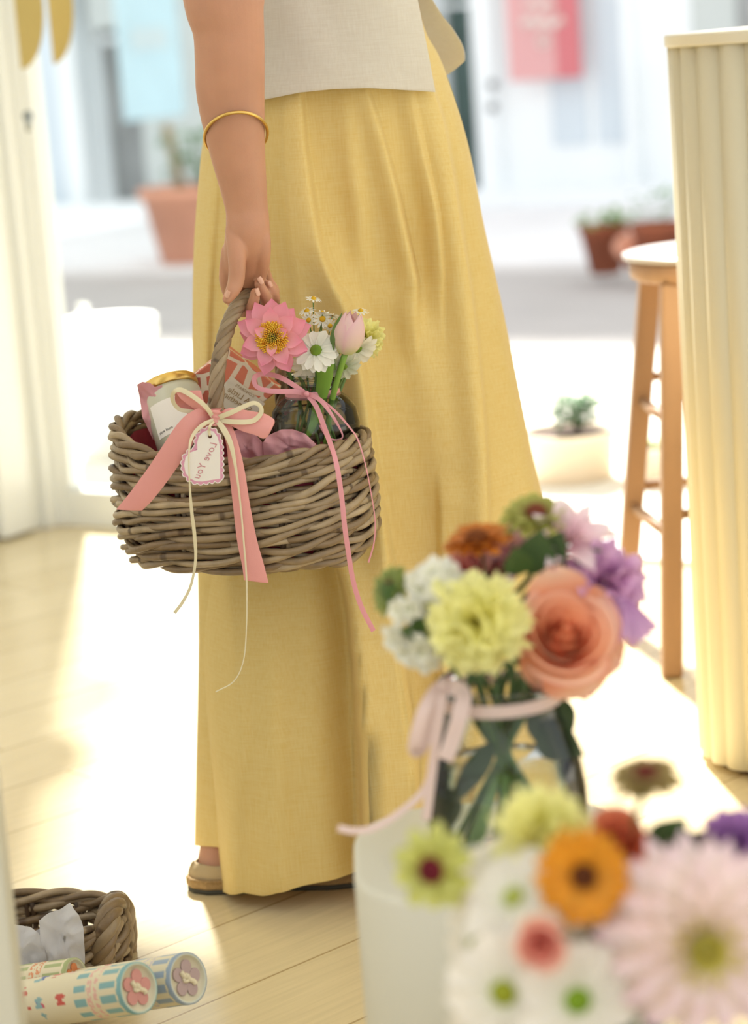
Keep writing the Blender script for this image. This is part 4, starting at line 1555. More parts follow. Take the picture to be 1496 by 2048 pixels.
for i in range(24):
    for j in range(12):
        a = i * 13 + j; fs.append((a, a + 13, a + 14, a + 1))
q.add(vs, fs); obj('knot', q, 'pink_ribbon', bow)
q = MB()   # cream ribbon doubled into the bow
YC = YB - .016
line_ribbon(q, [(428, 836, YB - .006), (410, 812, YC, 1), (385, 792, YC, 1.1), (362, 780, YC, 1.1), (348, 784, YC, .9), (345, 800, YC + .008, .9), (358, 818, YC + .014, .9), (385, 824, YC + .014), (424, 838, YB + .002)], 9)
line_ribbon(q, [(434, 836, YB - .006), (460, 826, YC), (490, 812, YC - .002, .9), (508, 806, YC - .002, .8), (520, 812, YC, .8), (522, 826, YC, .9), (505, 842, YC), (470, 844, YC), (436, 840, YB - .006)], 10)
solid(obj('cream_loop', q, 'cream_ribbon', bow, label='narrow cream ribbon loops'), .0004)
q = MB()
line_ribbon(q, [(428, 840, YB - .008), (405, 850, YC, 1), (385, 872, YC - .004, .8), (378, 905, YC - .010, .45), (379, 960, YC - .010, .4), (383, 1020, YC - .006, .8), (389, 1070, YC - .002, .9), (391, 1120, YC, .7), (382, 1170, YC, .7), (366, 1203, YC, .8), (349, 1226, YC, .8)], 8, 90)
line_ribbon(q, [(434, 842, YB - .008), (448, 860, YC, 1.3), (462, 890, YC - .002, 1.1), (472, 940, YC - .002, .6), (481, 1010, YC, .4), (488, 1090, YC, .4), (493, 1160, YC, .4), (493, 1250, YC, .3), (487, 1320, YC, .3), (468, 1362, YC, .3), (431, 1384, YC, .3)], 9, 110)
solid(obj('cream_tail', q, 'cream_ribbon', bow, label='long thin cream ribbon ends'), .0004)

# ------------------------------------------------------------------ heart tag
YT = 2.530
heart = [(394.7, 899.7), (394, 886), (398, 872), (406, 864), (417, 859.6), (427, 863), (435, 874), (439.5, 890), (440.5, 920), (440.4, 957.5),
         (422, 960), (405, 963), (392, 962.5), (380, 957), (371, 946), (368, 930), (371, 915), (380, 905)]
def dense(poly, n=180):
    L = [0]
    for i in range(len(poly)):
        L.append(L[-1] + math.dist(poly[i], poly[(i + 1) % len(poly)]))
    out = []
    for k in range(n):
        s = L[-1] * k / n
        i = max(j for j in range(len(poly)) if L[j] <= s)
        u = (s - L[i]) / (L[i + 1] - L[i])
        a, b = poly[i], poly[(i + 1) % len(poly)]
        out.append((a[0] + (b[0] - a[0]) * u, a[1] + (b[1] - a[1]) * u, s, L[-1]))
    return out
def layer(off, scal, Y, th):
    P = dense(heart)
    n = len(P)
    ring = []
    for i in range(n):
        x0, y0 = P[i - 3][0], P[i - 3][1]; x1, y1 = P[(i + 3) % n][0], P[(i + 3) % n][1]
        tx, ty = x1 - x0, y1 - y0; l = math.hypot(tx, ty) or 1
        nx, ny = ty / l, -tx / l
        nsc = 26
        d = off + scal * abs(math.sin(PI * nsc * P[i][2] / P[i][3]))
        ring.append((P[i][0] - nx * d * (-1), P[i][1] - ny * d * (-1)))
    mb = MB()
    cx, cy = 412, 922
    vs = [W(cx, cy, Y)] + [W(x, y, Y) for x, y in ring] + [W(x, y, Y + th) for x, y in ring] + [W(cx, cy, Y + th)]
    fs = []
    for i in range(n):
        j = (i + 1) % n
        fs += [(0, 1 + i, 1 + j), (1 + i, n + 1 + i, n + 1 + j, 1 + j), (2 * n + 1, n + 1 + j, n + 1 + i)]
    mb.add(vs, fs)
    return mb
def area_sign():
    s = 0
    for i in range(len(heart)):
        a, b = heart[i], heart[(i + 1) % len(heart)]
        s += a[0] * b[1] - b[0] * a[1]
    return s
tg = thing('gift_tag', 'white scalloped heart gift tag lettered Love You, hanging from the bow', 'tag', W(420, 860, YT))
obj('tag_card', layer(4.6, 4.0, YT, .0006), 'white_card', tg, False)
obj('scalloped_print', layer(2.6, 4.0, YT - .0002, .0002), 'lilac_print', tg, False)
obj('heart_face', layer(0, 0, YT - .0004, .0002), 'white_card', tg, False)
q = text_mb("Love You", W(411, 920, YT - .0007), (-.53, 0, -.85), (-.85, 0, .53), .0112, shear=.25, spacing=1.05)
obj('lettering', q, 'tag_ink', tg, False)
q = MB(); lathe(q, W(420, 872.5, YT - .0005), [(0, 0), (.0022, 0), (.0022, .0004), (0, .0004)], 20, axis=(0, -1, 0)); obj('hole', q, 'tag_hole', tg)
q = MB(); line_ribbon(q, [(429, 842, YB - .008, .6), (420, 852, YC - .004, .7), (418, 862, YT - .003, .8), (420, 872, YT - .002, .6)], 7, 20)
solid(obj('tag_loop', q, 'cream_ribbon', tg, label='cream ribbon loop'), .0004)

# ------------------------------------------------------------------ person
YB0 = 2.90                                   # body centre
person = thing('person', 'person in a cream sleeveless blouse and long yellow linen trousers carrying the rattan basket', 'person', FL(540, 1800))
def ell_tube(mb, secs, n=60, seg=28, cap=True):
    """secs: (centre Vector, half width X, half depth Y) ; sections horizontal-ish, perpendicular to the path"""
    S = catmull([(c.x, c.y, c.z, a, b) for c, a, b in secs], n)
    C = [V(s[:3]) for s in S]
    vs = []
    for i in range(n):
        t = (C[min(i + 1, n - 1)] - C[max(i - 1, 0)]).normalized()
        yv = V((0, 1, 0)); yv = (yv - t * yv.dot(t)).normalized(); xv = yv.cross(t)
        a, b = S[i][3], S[i][4]
        for k in range(seg):
            an = 2 * PI * k / seg
            vs.append(C[i] + xv * (a * math.cos(an)) + yv * (b * math.sin(an)))
    fs = []
    for i in range(n - 1):
        for k in range(seg):
            l = (k + 1) % seg
            fs.append((i * seg + k, i * seg + l, (i + 1) * seg + l, (i + 1) * seg + k))
    if cap:
        fs.append(tuple(range(seg))[::-1]); fs.append(tuple((n - 1) * seg + k for k in range(seg)))
    mb.add(vs, fs)
def px(y_): return y_ / FPX                  # metres per pixel factor at depth
YA = 2.632                                   # arm plane
def asec(x0, x1, y, dpt, Y=YA):
    c = W((x0 + x1) / 2, y, Y)
    return (c, (x1 - x0) / 2 * Y / FPX, dpt)
arm = MB()
ell_tube(arm, [asec(395, 600, -420, .052, YA + .10), asec(372, 572, -300, .050, YA + .07), asec(358, 545, -160, .045, YA + .04), asec(362, 530, -60, .040, YA + .01),
               asec(372, 526, 10, .037), asec(388, 526, 62, .036), asec(392, 527, 120, .036), asec(394, 527, 180, .034), asec(405, 528, 240, .031),
               asec(420, 529, 300, .028), asec(437, 532, 360, .0245), asec(451, 535, 414, .021), asec(453, 537, 442, .021)], 80, 32)
def ftube(mb, pts, n=36, seg=14):
    """finger: (px, py, Y, radius in px)"""
    S = catmull(pts, n)
    C = [W(s[0], s[1], s[2]) for s in S]
    R = [max(2.0, s[3]) * s[2] / FPX for s in S]
    # round both ends
    def cap(c, d, r, rev):
        return [(c + d * (r * math.sin(a)), r * math.cos(a)) for a in (.35, .7, 1.05, 1.35)]
    d0 = (C[0] - C[1]).normalized(); d1 = (C[-1] - C[-2]).normalized()
    pre = cap(C[0], d0, R[0], 1)[::-1]; post = cap(C[-1], d1, R[-1], 0)
    CC = [p for p, r in pre] + C + [p for p, r in post]
    RR = [r for p, r in pre] + R + [r for p, r in post]
    tube(mb, CC, RR, seg)
# palm
ell_tube(arm, [asec(453, 537, 425, .021), asec(452, 539, 460, .023), asec(449, 540, 490, .024, YA + .006), asec(446, 538, 520, .021, YA + .014), asec(444, 533, 545, .017, YA + .022), asec(445, 524, 566, .011, YA + .028)], 30, 26)
ftube(arm, [(466, 462, YA - .004, 16), (472, 490, YA - .014, 19), (474, 515, YA - .019, 18.5), (474, 540, YA - .021, 17), (472, 563, YA - .022, 16.5), (465, 582, YA - .026, 14.5), (455, 598, YA - .030, 10.5)])      # thumb
ftube(arm, [(458, 500, YA + .012, 15), (453, 535, YA + .018, 14.5), (452, 560, YA + .020, 14), (457, 583, YA + .024, 13), (468, 607, YA + .024, 13), (484, 622, YA + .014, 12.5), (500, 618, YA + .000, 12), (508, 602, YA - .008, 11.5), (510, 585, YA - .011, 9.5)])  # index
ftube(arm, [(488, 505, YA + .024, 15), (484, 545, YA + .034, 14.5), (490, 585, YA + .046, 13.5), (508, 612, YA + .048, 13), (528, 618, YA + .034, 13), (533, 603, YA + .018, 13), (527, 586, YA + .008, 12), (518, 568, YA + .002, 10)])   # middle
ftube(arm, [(508, 500, YA + .024, 14), (512, 540, YA + .040, 13.5), (528, 580, YA + .056, 12.5), (545, 600, YA + .052, 12.5), (549, 596, YA + .036, 12), (544, 583, YA + .025, 11), (537, 569, YA + .020, 9)])        # ring
ftube(arm, [(522, 495, YA + .016, 13), (526, 530, YA + .034, 12), (536, 560, YA + .048, 11), (548, 578, YA + .050, 10), (549, 584, YA + .042, 9.5), (543, 574, YA + .036, 8)])                       # little
ftube(arm, [(523, 452, YA - .002, 13), (527, 480, YA - .006, 15), (527, 512, YA - .004, 14.5), (525, 540, YA + .004, 12.5), (521, 556, YA + .008, 10)])   # heel of the hand
ftube(arm, [(496, 462, YA - .006, 14), (500, 490, YA - .006, 13), (506, 525, YA + .006, 12), (506, 548, YA + .010, 11)])
armR = remeshed(arm, .00165, 5)
# the far arm, mirrored through the body
far = MB(); far.v = [V((p.x * 1.0 + .01, 2 * (YB0 + .02) - p.y, p.z)) for p in arm.v]; far.f = [tuple(reversed(f)) for f in arm.f]; far.c = list(arm.c)
SHIFT = 0.0
body = MB()
def bsec(x0, x1, y, dpt, Y=YB0):
    return asec(x0, x1, y, dpt, Y)
hipz = W(660, 190, YB0)
ell_tube(body, [bsec(520, 800, 560, .10), bsec(480, 830, 330, .13), bsec(470, 830, 180, .135), bsec(490, 800, 20, .125), bsec(500, 780, -150, .115), bsec(480, 800, -330, .14), bsec(490, 770, -480, .17), bsec(560, 690, -560, .09)], 60, 32)
ell_tube(body, [bsec(570, 690, -520, .055), bsec(570, 690, -620, .055), bsec(575, 695, -680, .05)], 14, 20)
hc = W(650, -800, YB0)
vs_ = []
ell_tube(body, [(hc + V((0, 0, -.105)), .03, .035), (hc + V((0, 0, -.085)), .055, .055), (hc + V((0, 0, -.03)), .078, .068), (hc + V((0, 0, .04)), .088, .074), (hc + V((0, 0, .09)), .066, .06), (hc + V((0, 0, .112)), .025, .025)], 24, 24)
ftube(body, [(780, -780, YB0, 12), (790, -765, YB0, 13)], 6, 10)     # nose
ftube(body, [(745, -715, YB0 - .014, 7), (752, -713, YB0, 8), (745, -715, YB0 + .014, 7)], 8, 10)   # mouth
for sgn in (-1, 1):
    ftube(body, [(650, -790, YB0 + sgn * .072, 16), (652, -815, YB0 + sgn * .074, 18)], 6, 10)    # ears
# legs and feet
nf = 2.772; ff = 2.99
def leg(mb, Y, dx=0, top=560):
    ell_tube(mb, [bsec(560 + dx, 740 + dx, 500, .075, (Y + YB0) / 2), bsec(560 + dx, 720 + dx, 800, .07, Y + .06), bsec(500 + dx, 620 + dx, 1150, .055, Y + .06), bsec(455 + dx, 560 + dx, 1400, .045, Y + .045),
                  bsec(415 + dx, 500 + dx, 1600, .034, Y + .035), bsec(398 + dx, 478 + dx, 1690, .030, Y + .022), bsec(388 + dx, 478 + dx, 1745, .031, Y + .008)], 60, 24)
    S = [(414 + dx, 1752, Y, 27), (445 + dx, 1746, Y, 33), (500 + dx, 1738, Y, 38), (600 + dx, 1752, Y, 32), (700 + dx, 1764, Y, 26), (745 + dx, 1768, Y, 22)]
    ftube(mb, [(a, b, c, d) for a, b, c, d in S], 30, 18)
    for t, (ty, r_) in enumerate(((-.030, 9), (-.014, 10), (.003, 10), (.02, 11), (.036, 13))):
        ftube(mb, [(735 + dx, 1774, Y + ty, r_), (775 + dx + t * 3, 1780, Y + ty, r_)], 8, 8)
leg(body, nf); leg(body, ff, 120)
body.add(far.v, far.f)
bodyR = remeshed(body, .0055, 4)
allb = MB(); allb.add(armR.v, armR.f); allb.add(bodyR.v, bodyR.f)
bo = obj('body', allb, 'skin', person)
# hair
q = MB()
ell_tube(q, [(hc + V((-.03, 0, -.16)), .03, .05), (hc + V((-.035, 0, -.08)), .055, .075), (hc + V((-.022, 0, 0)), .080, .084), (hc + V((-.012, 0, .06)), .086, .082), (hc + V((-.006, 0, .11)), .06, .06), (hc + V((-.004, 0, .128)), .02, .02)], 30, 28)
obj('hair', q, 'hair', person)
# finger nails
def nail(px_, py_, Y, dirp, w, l, tilt=0.0):
    P = W(px_, py_, Y - 0.045)
    up_ = V((dirp[0], 0, dirp[1])).normalized()
    nr = V((tilt, -1, 0)).normalized()
    up_ = (up_ - nr * up_.dot(nr)).normalized(); sd_ = up_.cross(nr)
    q = MB(); vs = []; fs = []
    for i in range(7):
        u = i / 6
        for j in range(7):
            v = -1 + 2 * j / 6
            ww = w * (1 - .25 * abs(2 * u - 1) ** 3)
            vs.append(P + up_ * (l * (u - .5)) + sd_ * (ww * .5 * v) + nr * (.0009 * (1 - v * v) + .0003))
    for i in range(6):
        for j in range(6):
            a = i * 7 + j; fs.append((a, a + 1, a + 8, a + 7))
    q.add(vs, fs)
    o = obj('finger_nail', q, 'nail', person); solid(o, .0004)
nail(455.5, 588, YA - .0365, (-.55, -.83), .0058, .0085, -.6)
nail(515, 584, YA - .0165, (-.25, .95), .0055, .009, .6)
nail(521, 561, YA - .0035, (-.45, .85), .006, .009, .4)
nail(540, 568, YA + .0135, (-.45, .85), .005, .0075, .6)

# bangle
q = MB()
c0 = W(472, 271, YA - 0.045)
ax1 = V((1, 0, .0)) * .0355; ax2 = V((0, -.0385, .0262))
pts = [c0 + ax1 * math.cos(2 * PI * i / 72) + ax2 * math.sin(2 * PI * i / 72) + V((0, 0, .003 * math.cos(2 * PI * i / 72))) for i in range(72)]
tube(q, pts, .0019, 12, closed=True)
obj('bangle', q, 'bangle', person, label='thin plain gold bangle on the forearm')

# ---- trousers
def interp(tab, y):
    if y <= tab[0][0]: return tab[0][1]
    for i in range(len(tab) - 1):
        if y <= tab[i + 1][0]:
            a, b = tab[i], tab[i + 1]
            u = (y - a[0]) / (b[0] - a[0])
            return a[1] + (b[1] - a[1]) * u
    return tab[-1][1]
def smooth_tab(tab, n=60):
    return catmull([(a, b) for a, b in tab], n)
LT = smooth_tab([(-60, 445), (60, 438), (190, 425), (280, 408), (350, 400), (500, 389), (700, 387), (900, 390), (1100, 396), (1250, 400), (1330, 404), (1450, 415), (1600, 430), (1690, 437), (1800, 446)])
RT = smooth_tab([(-60, 815), (60, 848), (110, 875), (190, 905), (300, 937), (450, 966), (600, 1000), (750, 1030), (900, 1060), (1010, 1086), (1200, 1112), (1400, 1125), (1600, 1120), (1800, 1100)])
DT = [(-60, .13), (190, .145), (500, .155), (900, .165), (1300, .16), (1800, .145)]
folds = [  # (path px, amp m, width left px, width right px)
    ([(600, 185), (604, 240), (608, 290), (622, 390), (640, 490), (666, 560), (697, 618), (714, 690), (726, 760), (742, 870), (760, 1000), (778, 1130), (800, 1300), (815, 1430), (828, 1560), (840, 1700)], .016, 42, 5),
    ([(733, 183), (744, 215), (757, 255), (770, 300), (790, 380), (810, 470), (830, 560)], .011, 30, 5),
    ([(862, 182), (878, 230), (891, 290), (905, 380), (918, 470), (934, 570), (948, 680), (958, 790), (966, 900), (970, 1020), (972, 1150), (985, 1300)], .022, 48, 6),
    ([(897, 190), (917, 240), (937, 320), (958, 420), (982, 520), (1004, 620), (1026, 740), (1048, 860), (1068, 1000), (1080, 1100)], .010, 24, 5),
    ([(440, 330), (428, 420), (420, 520), (414, 640), (410, 800)], .007, 14, 10),
    ([(570, 240), (576, 350), (583, 430), (589, 498), (598, 560), (606, 640), (612, 740)], .008, 5, 34),
    ([(470, 300), (480, 450), (486, 600), (490, 800), (492, 1000)], .006, 30, 30),
    ([(640, 1050), (680, 1130), (700, 1200), (712, 1300), (722, 1400), (728, 1500), (734, 1600), (740, 1720)], .024, 4, 70),
    ([(640, 1050), (665, 1130), (683, 1200), (694, 1300), (700, 1400), (706, 1500), (712, 1600), (718, 1720)], -.012, 40, 14),
    ([(880, 1000), (884, 1150), (882, 1330), (890, 1400), (915, 1460), (948, 1520)], .010, 5, 40),
    ([(520, 1150), (540, 1300), (548, 1450), (552, 1600), (560, 1760)], .007, 50, 34),
    ([(455, 1150), (470, 1300), (480, 1450), (470, 1620), (466, 1760)], .006, 22, 22),
    ([(650, 480), (690, 620), (700, 750), (690, 900)], .006, 34, 34),
    ([(800, 600), (850, 700), (880, 850), (900, 1000)], .006, 44, 44),
    ([(690, 190), (700, 300), (720, 420)], .005, 22, 22),
    ([(820, 185), (842, 300), (868, 420), (880, 540)], .008, 26, 6),
]
folds = [([catmull([(y, x) for x, y in p], 50), a, wl, wr]) for p, a, wl, wr in folds]
def fold_disp(xp, yp):
    d = 0
    for tab, a, wl, wr in folds:
        y0, y1 = tab[0][0], tab[-1][0]
        if yp < y0 - 60 or yp > y1 + 160: continue
        xf = interp(tab, yp)
        dx = xp - xf
        if dx < -3.2 * wl or dx > 3.2 * wr + 30: continue
        g_ = math.exp(-(dx / (wl if dx < 0 else wr)) ** 2)
        f = 1.0
        if yp < y0: f = 1 - (y0 - yp) / 60
        elif yp > y1: f = 1 - (yp - y1) / 160
        grow = .45 + .55 * min(1, (yp - y0) / 250) if yp > y0 else .45
        d += 2.3 * a * g_ * max(0, f) * grow
    return d
def loft_cloth(LTab, RTab, DTab, Y0, y0, y1fun, rows, cols, disp=True, back=.012, nback=9, th0=0.0, th1=2 * PI, closed=True, wr=0.0016, near=None, Yb=None, RN=None, efun=None):
    vs = []
    ncol = cols if closed else cols + 1
    for r in range(rows + 1):
        for k in range(ncol):
            th = th0 + (th1 - th0) * k / cols
            ye = y1fun(th)
            yp = y0 + (ye - y0) * r / rows
            L, R_2 = interp(LTab, yp), interp(RN if (RN and math.sin(th) < 0) else RTab, yp)
            Yc0 = interp(Yb, yp) if Yb else Y0
            dpt = interp(DTab, yp)
            cxp = (L + R_2) / 2
            aw = (R_2 - L) / 2
            cx_, sx_ = math.cos(th), math.sin(th)
            e = efun(yp) if efun else .86
            cxx = abs(cx_) ** e * (1 if cx_ > 0 else -1)
            sxx = abs(sx_) ** e * (1 if sx_ > 0 else -1)
            P = W(cxp + aw * cxx, yp, Yc0 + (dpt * sxx if sx_ < 0 else 0))
            if sx_ > 0: P.y += dpt * sxx
            if disp:
                front = max(0, -sx_)
                if front > 0:
                    xp = cxp + aw * cxx
                    P.y -= fold_disp(xp, yp) * min(1, front * 2.2)
                else:
                    P.y += back * math.sin(nback * th) * min(1, -front + sx_)
                P.y -= wr * noise.noise(V((P.x * 14, 3.1, P.z * 5))) * 3 + wr * noise.noise(V((P.x * 34, 9.1, P.z * 9 + P.x * 12)))
            vs.append(P)
    fs = []
    for r in range(rows):
        for k in range(cols):
            l = (k + 1) % ncol if closed else k + 1
            a = r * ncol
            b = a + ncol
            fs.append((a + k, a + l, b + l, b + k))
    mb = MB(); mb.add(vs, fs)
    return mb
def hem_main(th):
    x = math.cos(th); s_n = math.sin(th)
    # nearest hem: low at the left, sweeping up to the right
    if s_n <= 0:
        u = (x + 1) / 2
        return 1782 if u < .12 else 1782 + 6 * math.sin(PI * min(1, (u - .12) / .16)) * (u < .28) - 120 * max(0, u - .22) ** 1.15
    return 1790 - 110 * s_n ** .5 - 70 * max(0, (x + 1) / 2 - .22) * (1 - s_n)
YT_ = [(-60, YB0), (560, YB0), (1100, 2.87), (1500, 2.83), (1800, 2.81)]
q = loft_cloth(LT, RT, DT, YB0, -60, hem_main, 230, 560, Yb=YT_, efun=lambda y: .86 - .36 * max(0, min(1, (y - 900) / 600)))
tro = obj('wide_trousers', q, 'yellow_linen', person)
solid(tro, .0012, -1)
q = loft_cloth(smooth_tab([(900, 396), (1100, 398), (1300, 399), (1500, 395), (1690, 391), (1700, 391)]), smooth_tab([(900, 800), (1300, 780), (1700, 760)]), [(900, .055), (1700, .062)],
               2.805, 900, lambda th: 1690 + 22 * (math.cos(th) + 1) * .5, 80, 200, True, .008, 7, wr=.002)
o = obj('trouser_leg', q, 'yellow_linen', person); solid(o, .0012, -1)

# ---- blouse: one shell, open at the front corner
LTb = smooth_tab([(-560, 500), (-300, 470), (-60, 450), (60, 440), (200, 432)])
RTb = smooth_tab([(-560, 790), (-300, 815), (-60, 850), (20, 885), (60, 915), (110, 938), (180, 925), (240, 915)])
DTb = [(-560, .13), (-300, .16), (0, .170), (200, .182)]
th_gap = math.radians(-41.5)
def hem_b(th):
    x = math.cos(th); s_n = math.sin(th)
    if s_n < 0:
        xp = 685 + 245 * x
        return interp([(430, 232), (528, 203), (570, 195), (620, 185), (680, 178), (730, 176), (800, 180), (870, 184), (940, 186)], xp)
    return 186 - 12 * s_n - 70 * max(0, x) ** 6
q = loft_cloth(LTb, RTb, DTb, YB0, -560, hem_b, 120, 260, False, th0=th_gap - 2 * PI + math.radians(41.5 + 12), th1=th_gap, closed=False, RN=[(-560, 790), (-60, 868), (0, 883), (110, 908), (183, 924), (240, 930)])
# soft creases
for i, p in enumerate(q.v):
    q.v[i] = p + V((0, -.008 * noise.noise(V((p.x * 12, p.y * 8, p.z * 10 + p.x * 9))), 0))
bl = obj('blouse', q, 'white_linen', person); solid(bl, .0014, 0)

# ---- shoes (taupe slip-on with braided jute sole)
def shoe(Y, dx):
    heel = W(380 + dx, 1795, Y); 
    x0 = W(380 + dx, 1790, Y).x; x1 = W(795 + dx, 1790, Y).x
    L_ = x1 - x0
    def outline(u, s):     # half width along the foot
        w = interp([(0, 0), (.03, .016), (.1, .027), (.25, .031), (.45, .031), (.68, .041), (.85, .038), (.95, .024), (1, 0)], u)
        return w * s
    def sole(z0, z1, grow, name, m, par=None):
        mb = MB(); ring = []
        n = 60
        for i in range(n):
            u = (1 - math.cos(PI * i / (n - 1))) / 2
            ring.append((x0 + L_ * u, -outline(u, 1) - grow * (1 if 0 < u < 1 else 0)))
        ring2 = ring + [(a, -b) for a, b in reversed(ring[1:-1])]
        ring2 = [(x0 + L_ * .5 + (a - x0 - L_ * .5) * (1 + grow / L_ * 2), b) for a, b in ring2]
        k = len(ring2)
        vs = [V((a, Y + b, z0)) for a, b in ring2] + [V((a, Y + b, z1)) for a, b in ring2]
        fs = [tuple(range(k))[::-1], tuple(range(k, 2 * k))] + [(i, (i + 1) % k, k + (i + 1) % k, k + i) for i in range(k)]
        mb.add(vs, fs)
        return obj(name, mb, m, par, True)
    sh = sole(0.006, .019, .003, 'shoe', 'jute', person)
    bevel(sh, .003)
    o = sole(.0, .006, .002, 'outsole', 'rubber', sh)
    # braid line
    b_ = MB(); pts = []
    for i in range(160):
        u = i / 159
        pts.append(V((x0 - .002 + (L_ + .004) * u, Y - outline(max(.004, min(.996, u)), 1) - .0035 + .0008 * math.sin(i * 2.2), .0185 + .0006 * math.cos(i * 2.2))))
    tube(b_, pts, .0019, 6)
    obj('braided_edge', b_, 'jute', sh)
    up_ = MB(); vs = []; fs = []; n = 60; K = 8
    for i in range(n + 1):
        a = -PI + 2 * PI * i / n            # round the foot, starting at the toe
        u = .5 - .5 * math.cos(a)
        u = 1 - u if False else u
        sgn = 1 if a > 0 else -1
        hgt = interp([(0, .019), (.12, .017), (.3, .017), (.45, .030), (.6, .052), (.8, .040), (1, .024)], u)
        for k in range(K + 1):
            v = k / K
            ins = v * v * (.007 if u < .4 else interp([(.4, .007), (.55, .02), (.75, .036), (1, .022)], u))
            xx = x0 + L_ * u + (ins if u < .5 else -ins * .6) * (1 - 4 * u * (1 - u)) + .001
            vs.append(V((xx, Y + sgn * max(.0005, outline(u, 1) - ins), .018 + hgt * v)))
    for i in range(n):
        for k in range(K):
            a = i * (K + 1) + k; fs.append((a, a + K + 1, a + K + 2, a + 1))
    up_.add(vs, fs)
    o = obj('shoe_upper', up_, 'sandal', sh); solid(o, .0022)
shoe(nf, 0); shoe(ff, 120)

# ------------------------------------------------------------------ round vase bouquet (middle distance)
VB = FL(1021, 1722, .36); VB.z = .3605
YV = VB.y
vroot = thing('glass_vase', 'clear round glass vase on the white plinth, pale pink ribbon at its neck', 'vase', VB)
VH = (W(990, 1358, YV).z - VB.z)
k_ = YV / FPX
vp = [(0, 0), (.050, 0), (.060, .003), (.066, .015), (.0685, .040), (.0680, .065), (.064, .090), (.056, .115), (.050, .130), (.0485, VH - .014), (.050, VH - .006), (.052, VH - .002), (.051, VH), (.0495, VH - .001)]
q = MB(); lathe(q, VB, vp, 72); obj('vase_wall', q, 'glass', vroot)
q = MB(); tube(q, [VB + V((.051 * math.cos(a_ * PI / 36), .051 * math.sin(a_ * PI / 36), VH - .001)) for a_ in range(72)], .0018, 8, closed=True); obj('lip', q, 'glass', vroot)
q = MB(); lathe(q, VB, [(0, .004), (.048, .004), (.060, .008), (.0645, .030), (.0640, .070), (.0615, .084), (0, .0843)], 64)
o = obj('water', q, 'water'); tag(o, 'clear water in the round glass vase on the plinth', 'water')
q = MB(); vs = []; fs = []
for i in range(61):
    a = 2 * PI * i / 60
    for j in range(3):
        vs.append(VB + V(((.0505 + .001) * math.cos(a), (.0515) * math.sin(a), VH - .019 + .0055 * j)))
for i in range(60):
    for j in range(2):
        a = i * 3 + j; fs.append((a, a + 3, a + 4, a + 1))
vr = thing('vase_ribbon', 'pale pink ribbon tied at the neck of the vase with a bow on its left', 'ribbon', VB + V((-.05, 0, VH - .02)))
q.add(vs, fs); solid(obj('neck_band', q, 'pale_ribbon', vr), .0005)
YR = YV - .03
q = MB()
line_ribbon(q, [(888, 1368, YR), (868, 1385, YR - .01), (848, 1420, YR - .02), (832, 1470, YR - .02), (828, 1500, YR - .015), (842, 1496, YR - .005), (862, 1450, YR), (880, 1400, YR), (890, 1370, YR)], 26)
line_ribbon(q, [(890, 1370, YR - .004), (925, 1385, YR - .02), (920, 1430, YR - .03), (905, 1480, YR - .03), (890, 1520, YR - .03)], 34)
solid(obj('loop', q, 'pale_ribbon', vr), .0005)
q = MB()
line_ribbon(q, [(888, 1368, YR), (884, 1400, YR - .015), (872, 1480, YR - .02), (862, 1560, YR - .02), (852, 1640, YR - .02)], 20)
line_ribbon(q, [(886, 1372, YR), (878, 1430, YR - .01), (868, 1520, YR - .015), (848, 1580, YR - .018), (800, 1625, YR - .02), (750, 1655, YR - .02), (710, 1662, YR - .02), (676, 1656, YR - .02)], 15)
solid(obj('ribbon_tail', q, 'pale_ribbon', vr), .0005)
q = MB(); ball(q, W(888, 1369, YR - .004), .006, (1, 1, 1), 12, 8); obj('knot', q, 'pale_ribbon', vr)

def vase_q(h=.02, r=.035):
    a = random.uniform(0, 6.28); rr = r * random.random() ** .5
    return VB + V((rr * math.cos(a), rr * math.sin(a), h))
def vase_stem(parent, P, thick=.0028, c=(84, 112, 62)):
    """stem bends in through the vase neck and down into the water"""
    neck = VB + V((random.uniform(-.03, .03), random.uniform(-.03, .02), VH))
    bot = VB + V((-(neck.x - VB.x) * 1.3, -(neck.y - VB.y) * .8, .012))
    bot += V((random.uniform(-.014, .014), random.uniform(-.01, .01), 0))
    q = MB(); tube(q, catmull([tuple(P), tuple(neck), tuple(neck.lerp(bot, .5)), tuple(bot)], 30), thick, 8, lin(c))
    return obj('stem', q, 'stem', parent)

def rose(name, label, P, N, R, stops, h=1.0, n=18, stem=True):
    root = thing(name, label, 'flower', P)
    q = MB()
    for k in range(n):
        f = (k + 1) / n
        rad0 = R * (.05 + .91 * f ** 1.1)
        X, Y, Z = basis(N, k * 2.25 + .3)
        arc = 1.75 - .75 * f
        NS, NW = 10, 13
        vs, cs, fs = [], [], []
        hh = R * h * (1.18 - .42 * f)
        z0 = -R * .75
        flare = R * (.02 + .30 * f ** 2)
        for i in range(NS + 1):
            s = i / NS
            for j in range(NW):
                u = -1 + 2 * j / (NW - 1)
                a = u * arc
                sh = 1 - .32 * abs(u) ** 3
                rr = rad0 * (.30 + .70 * min(1, s * 1.5) ** .7) + flare * s ** 5 * sh - rad0 * .06 * abs(u) ** 2 * s
                zz = z0 + (hh - z0 * .0) * (1.35 * s) * sh - R * .16 * f * s ** 7
                vs.append(V(P) + (X * math.cos(a) + Y * math.sin(a)) * rr + Z * zz)
                c = grad(stops, s * (.55 + .45 * f))
                cs.append(c)
        for i in range(NS):
            for j in range(NW - 1):
                a = i * NW + j; fs.append((a, a + 1, a + NW + 1, a + NW))
        q.add(vs, fs, cs)
    dome(q, V(P) + V(N).normalized() * R * .15, N, R * .16, R * .42, lambda t: grad(stops, .35 + .45 * t), 3)
    obj('petals', q, 'petal', root)
    if stem: vase_stem(root, V(P) - V(N).normalized() * R * .75)
    return root
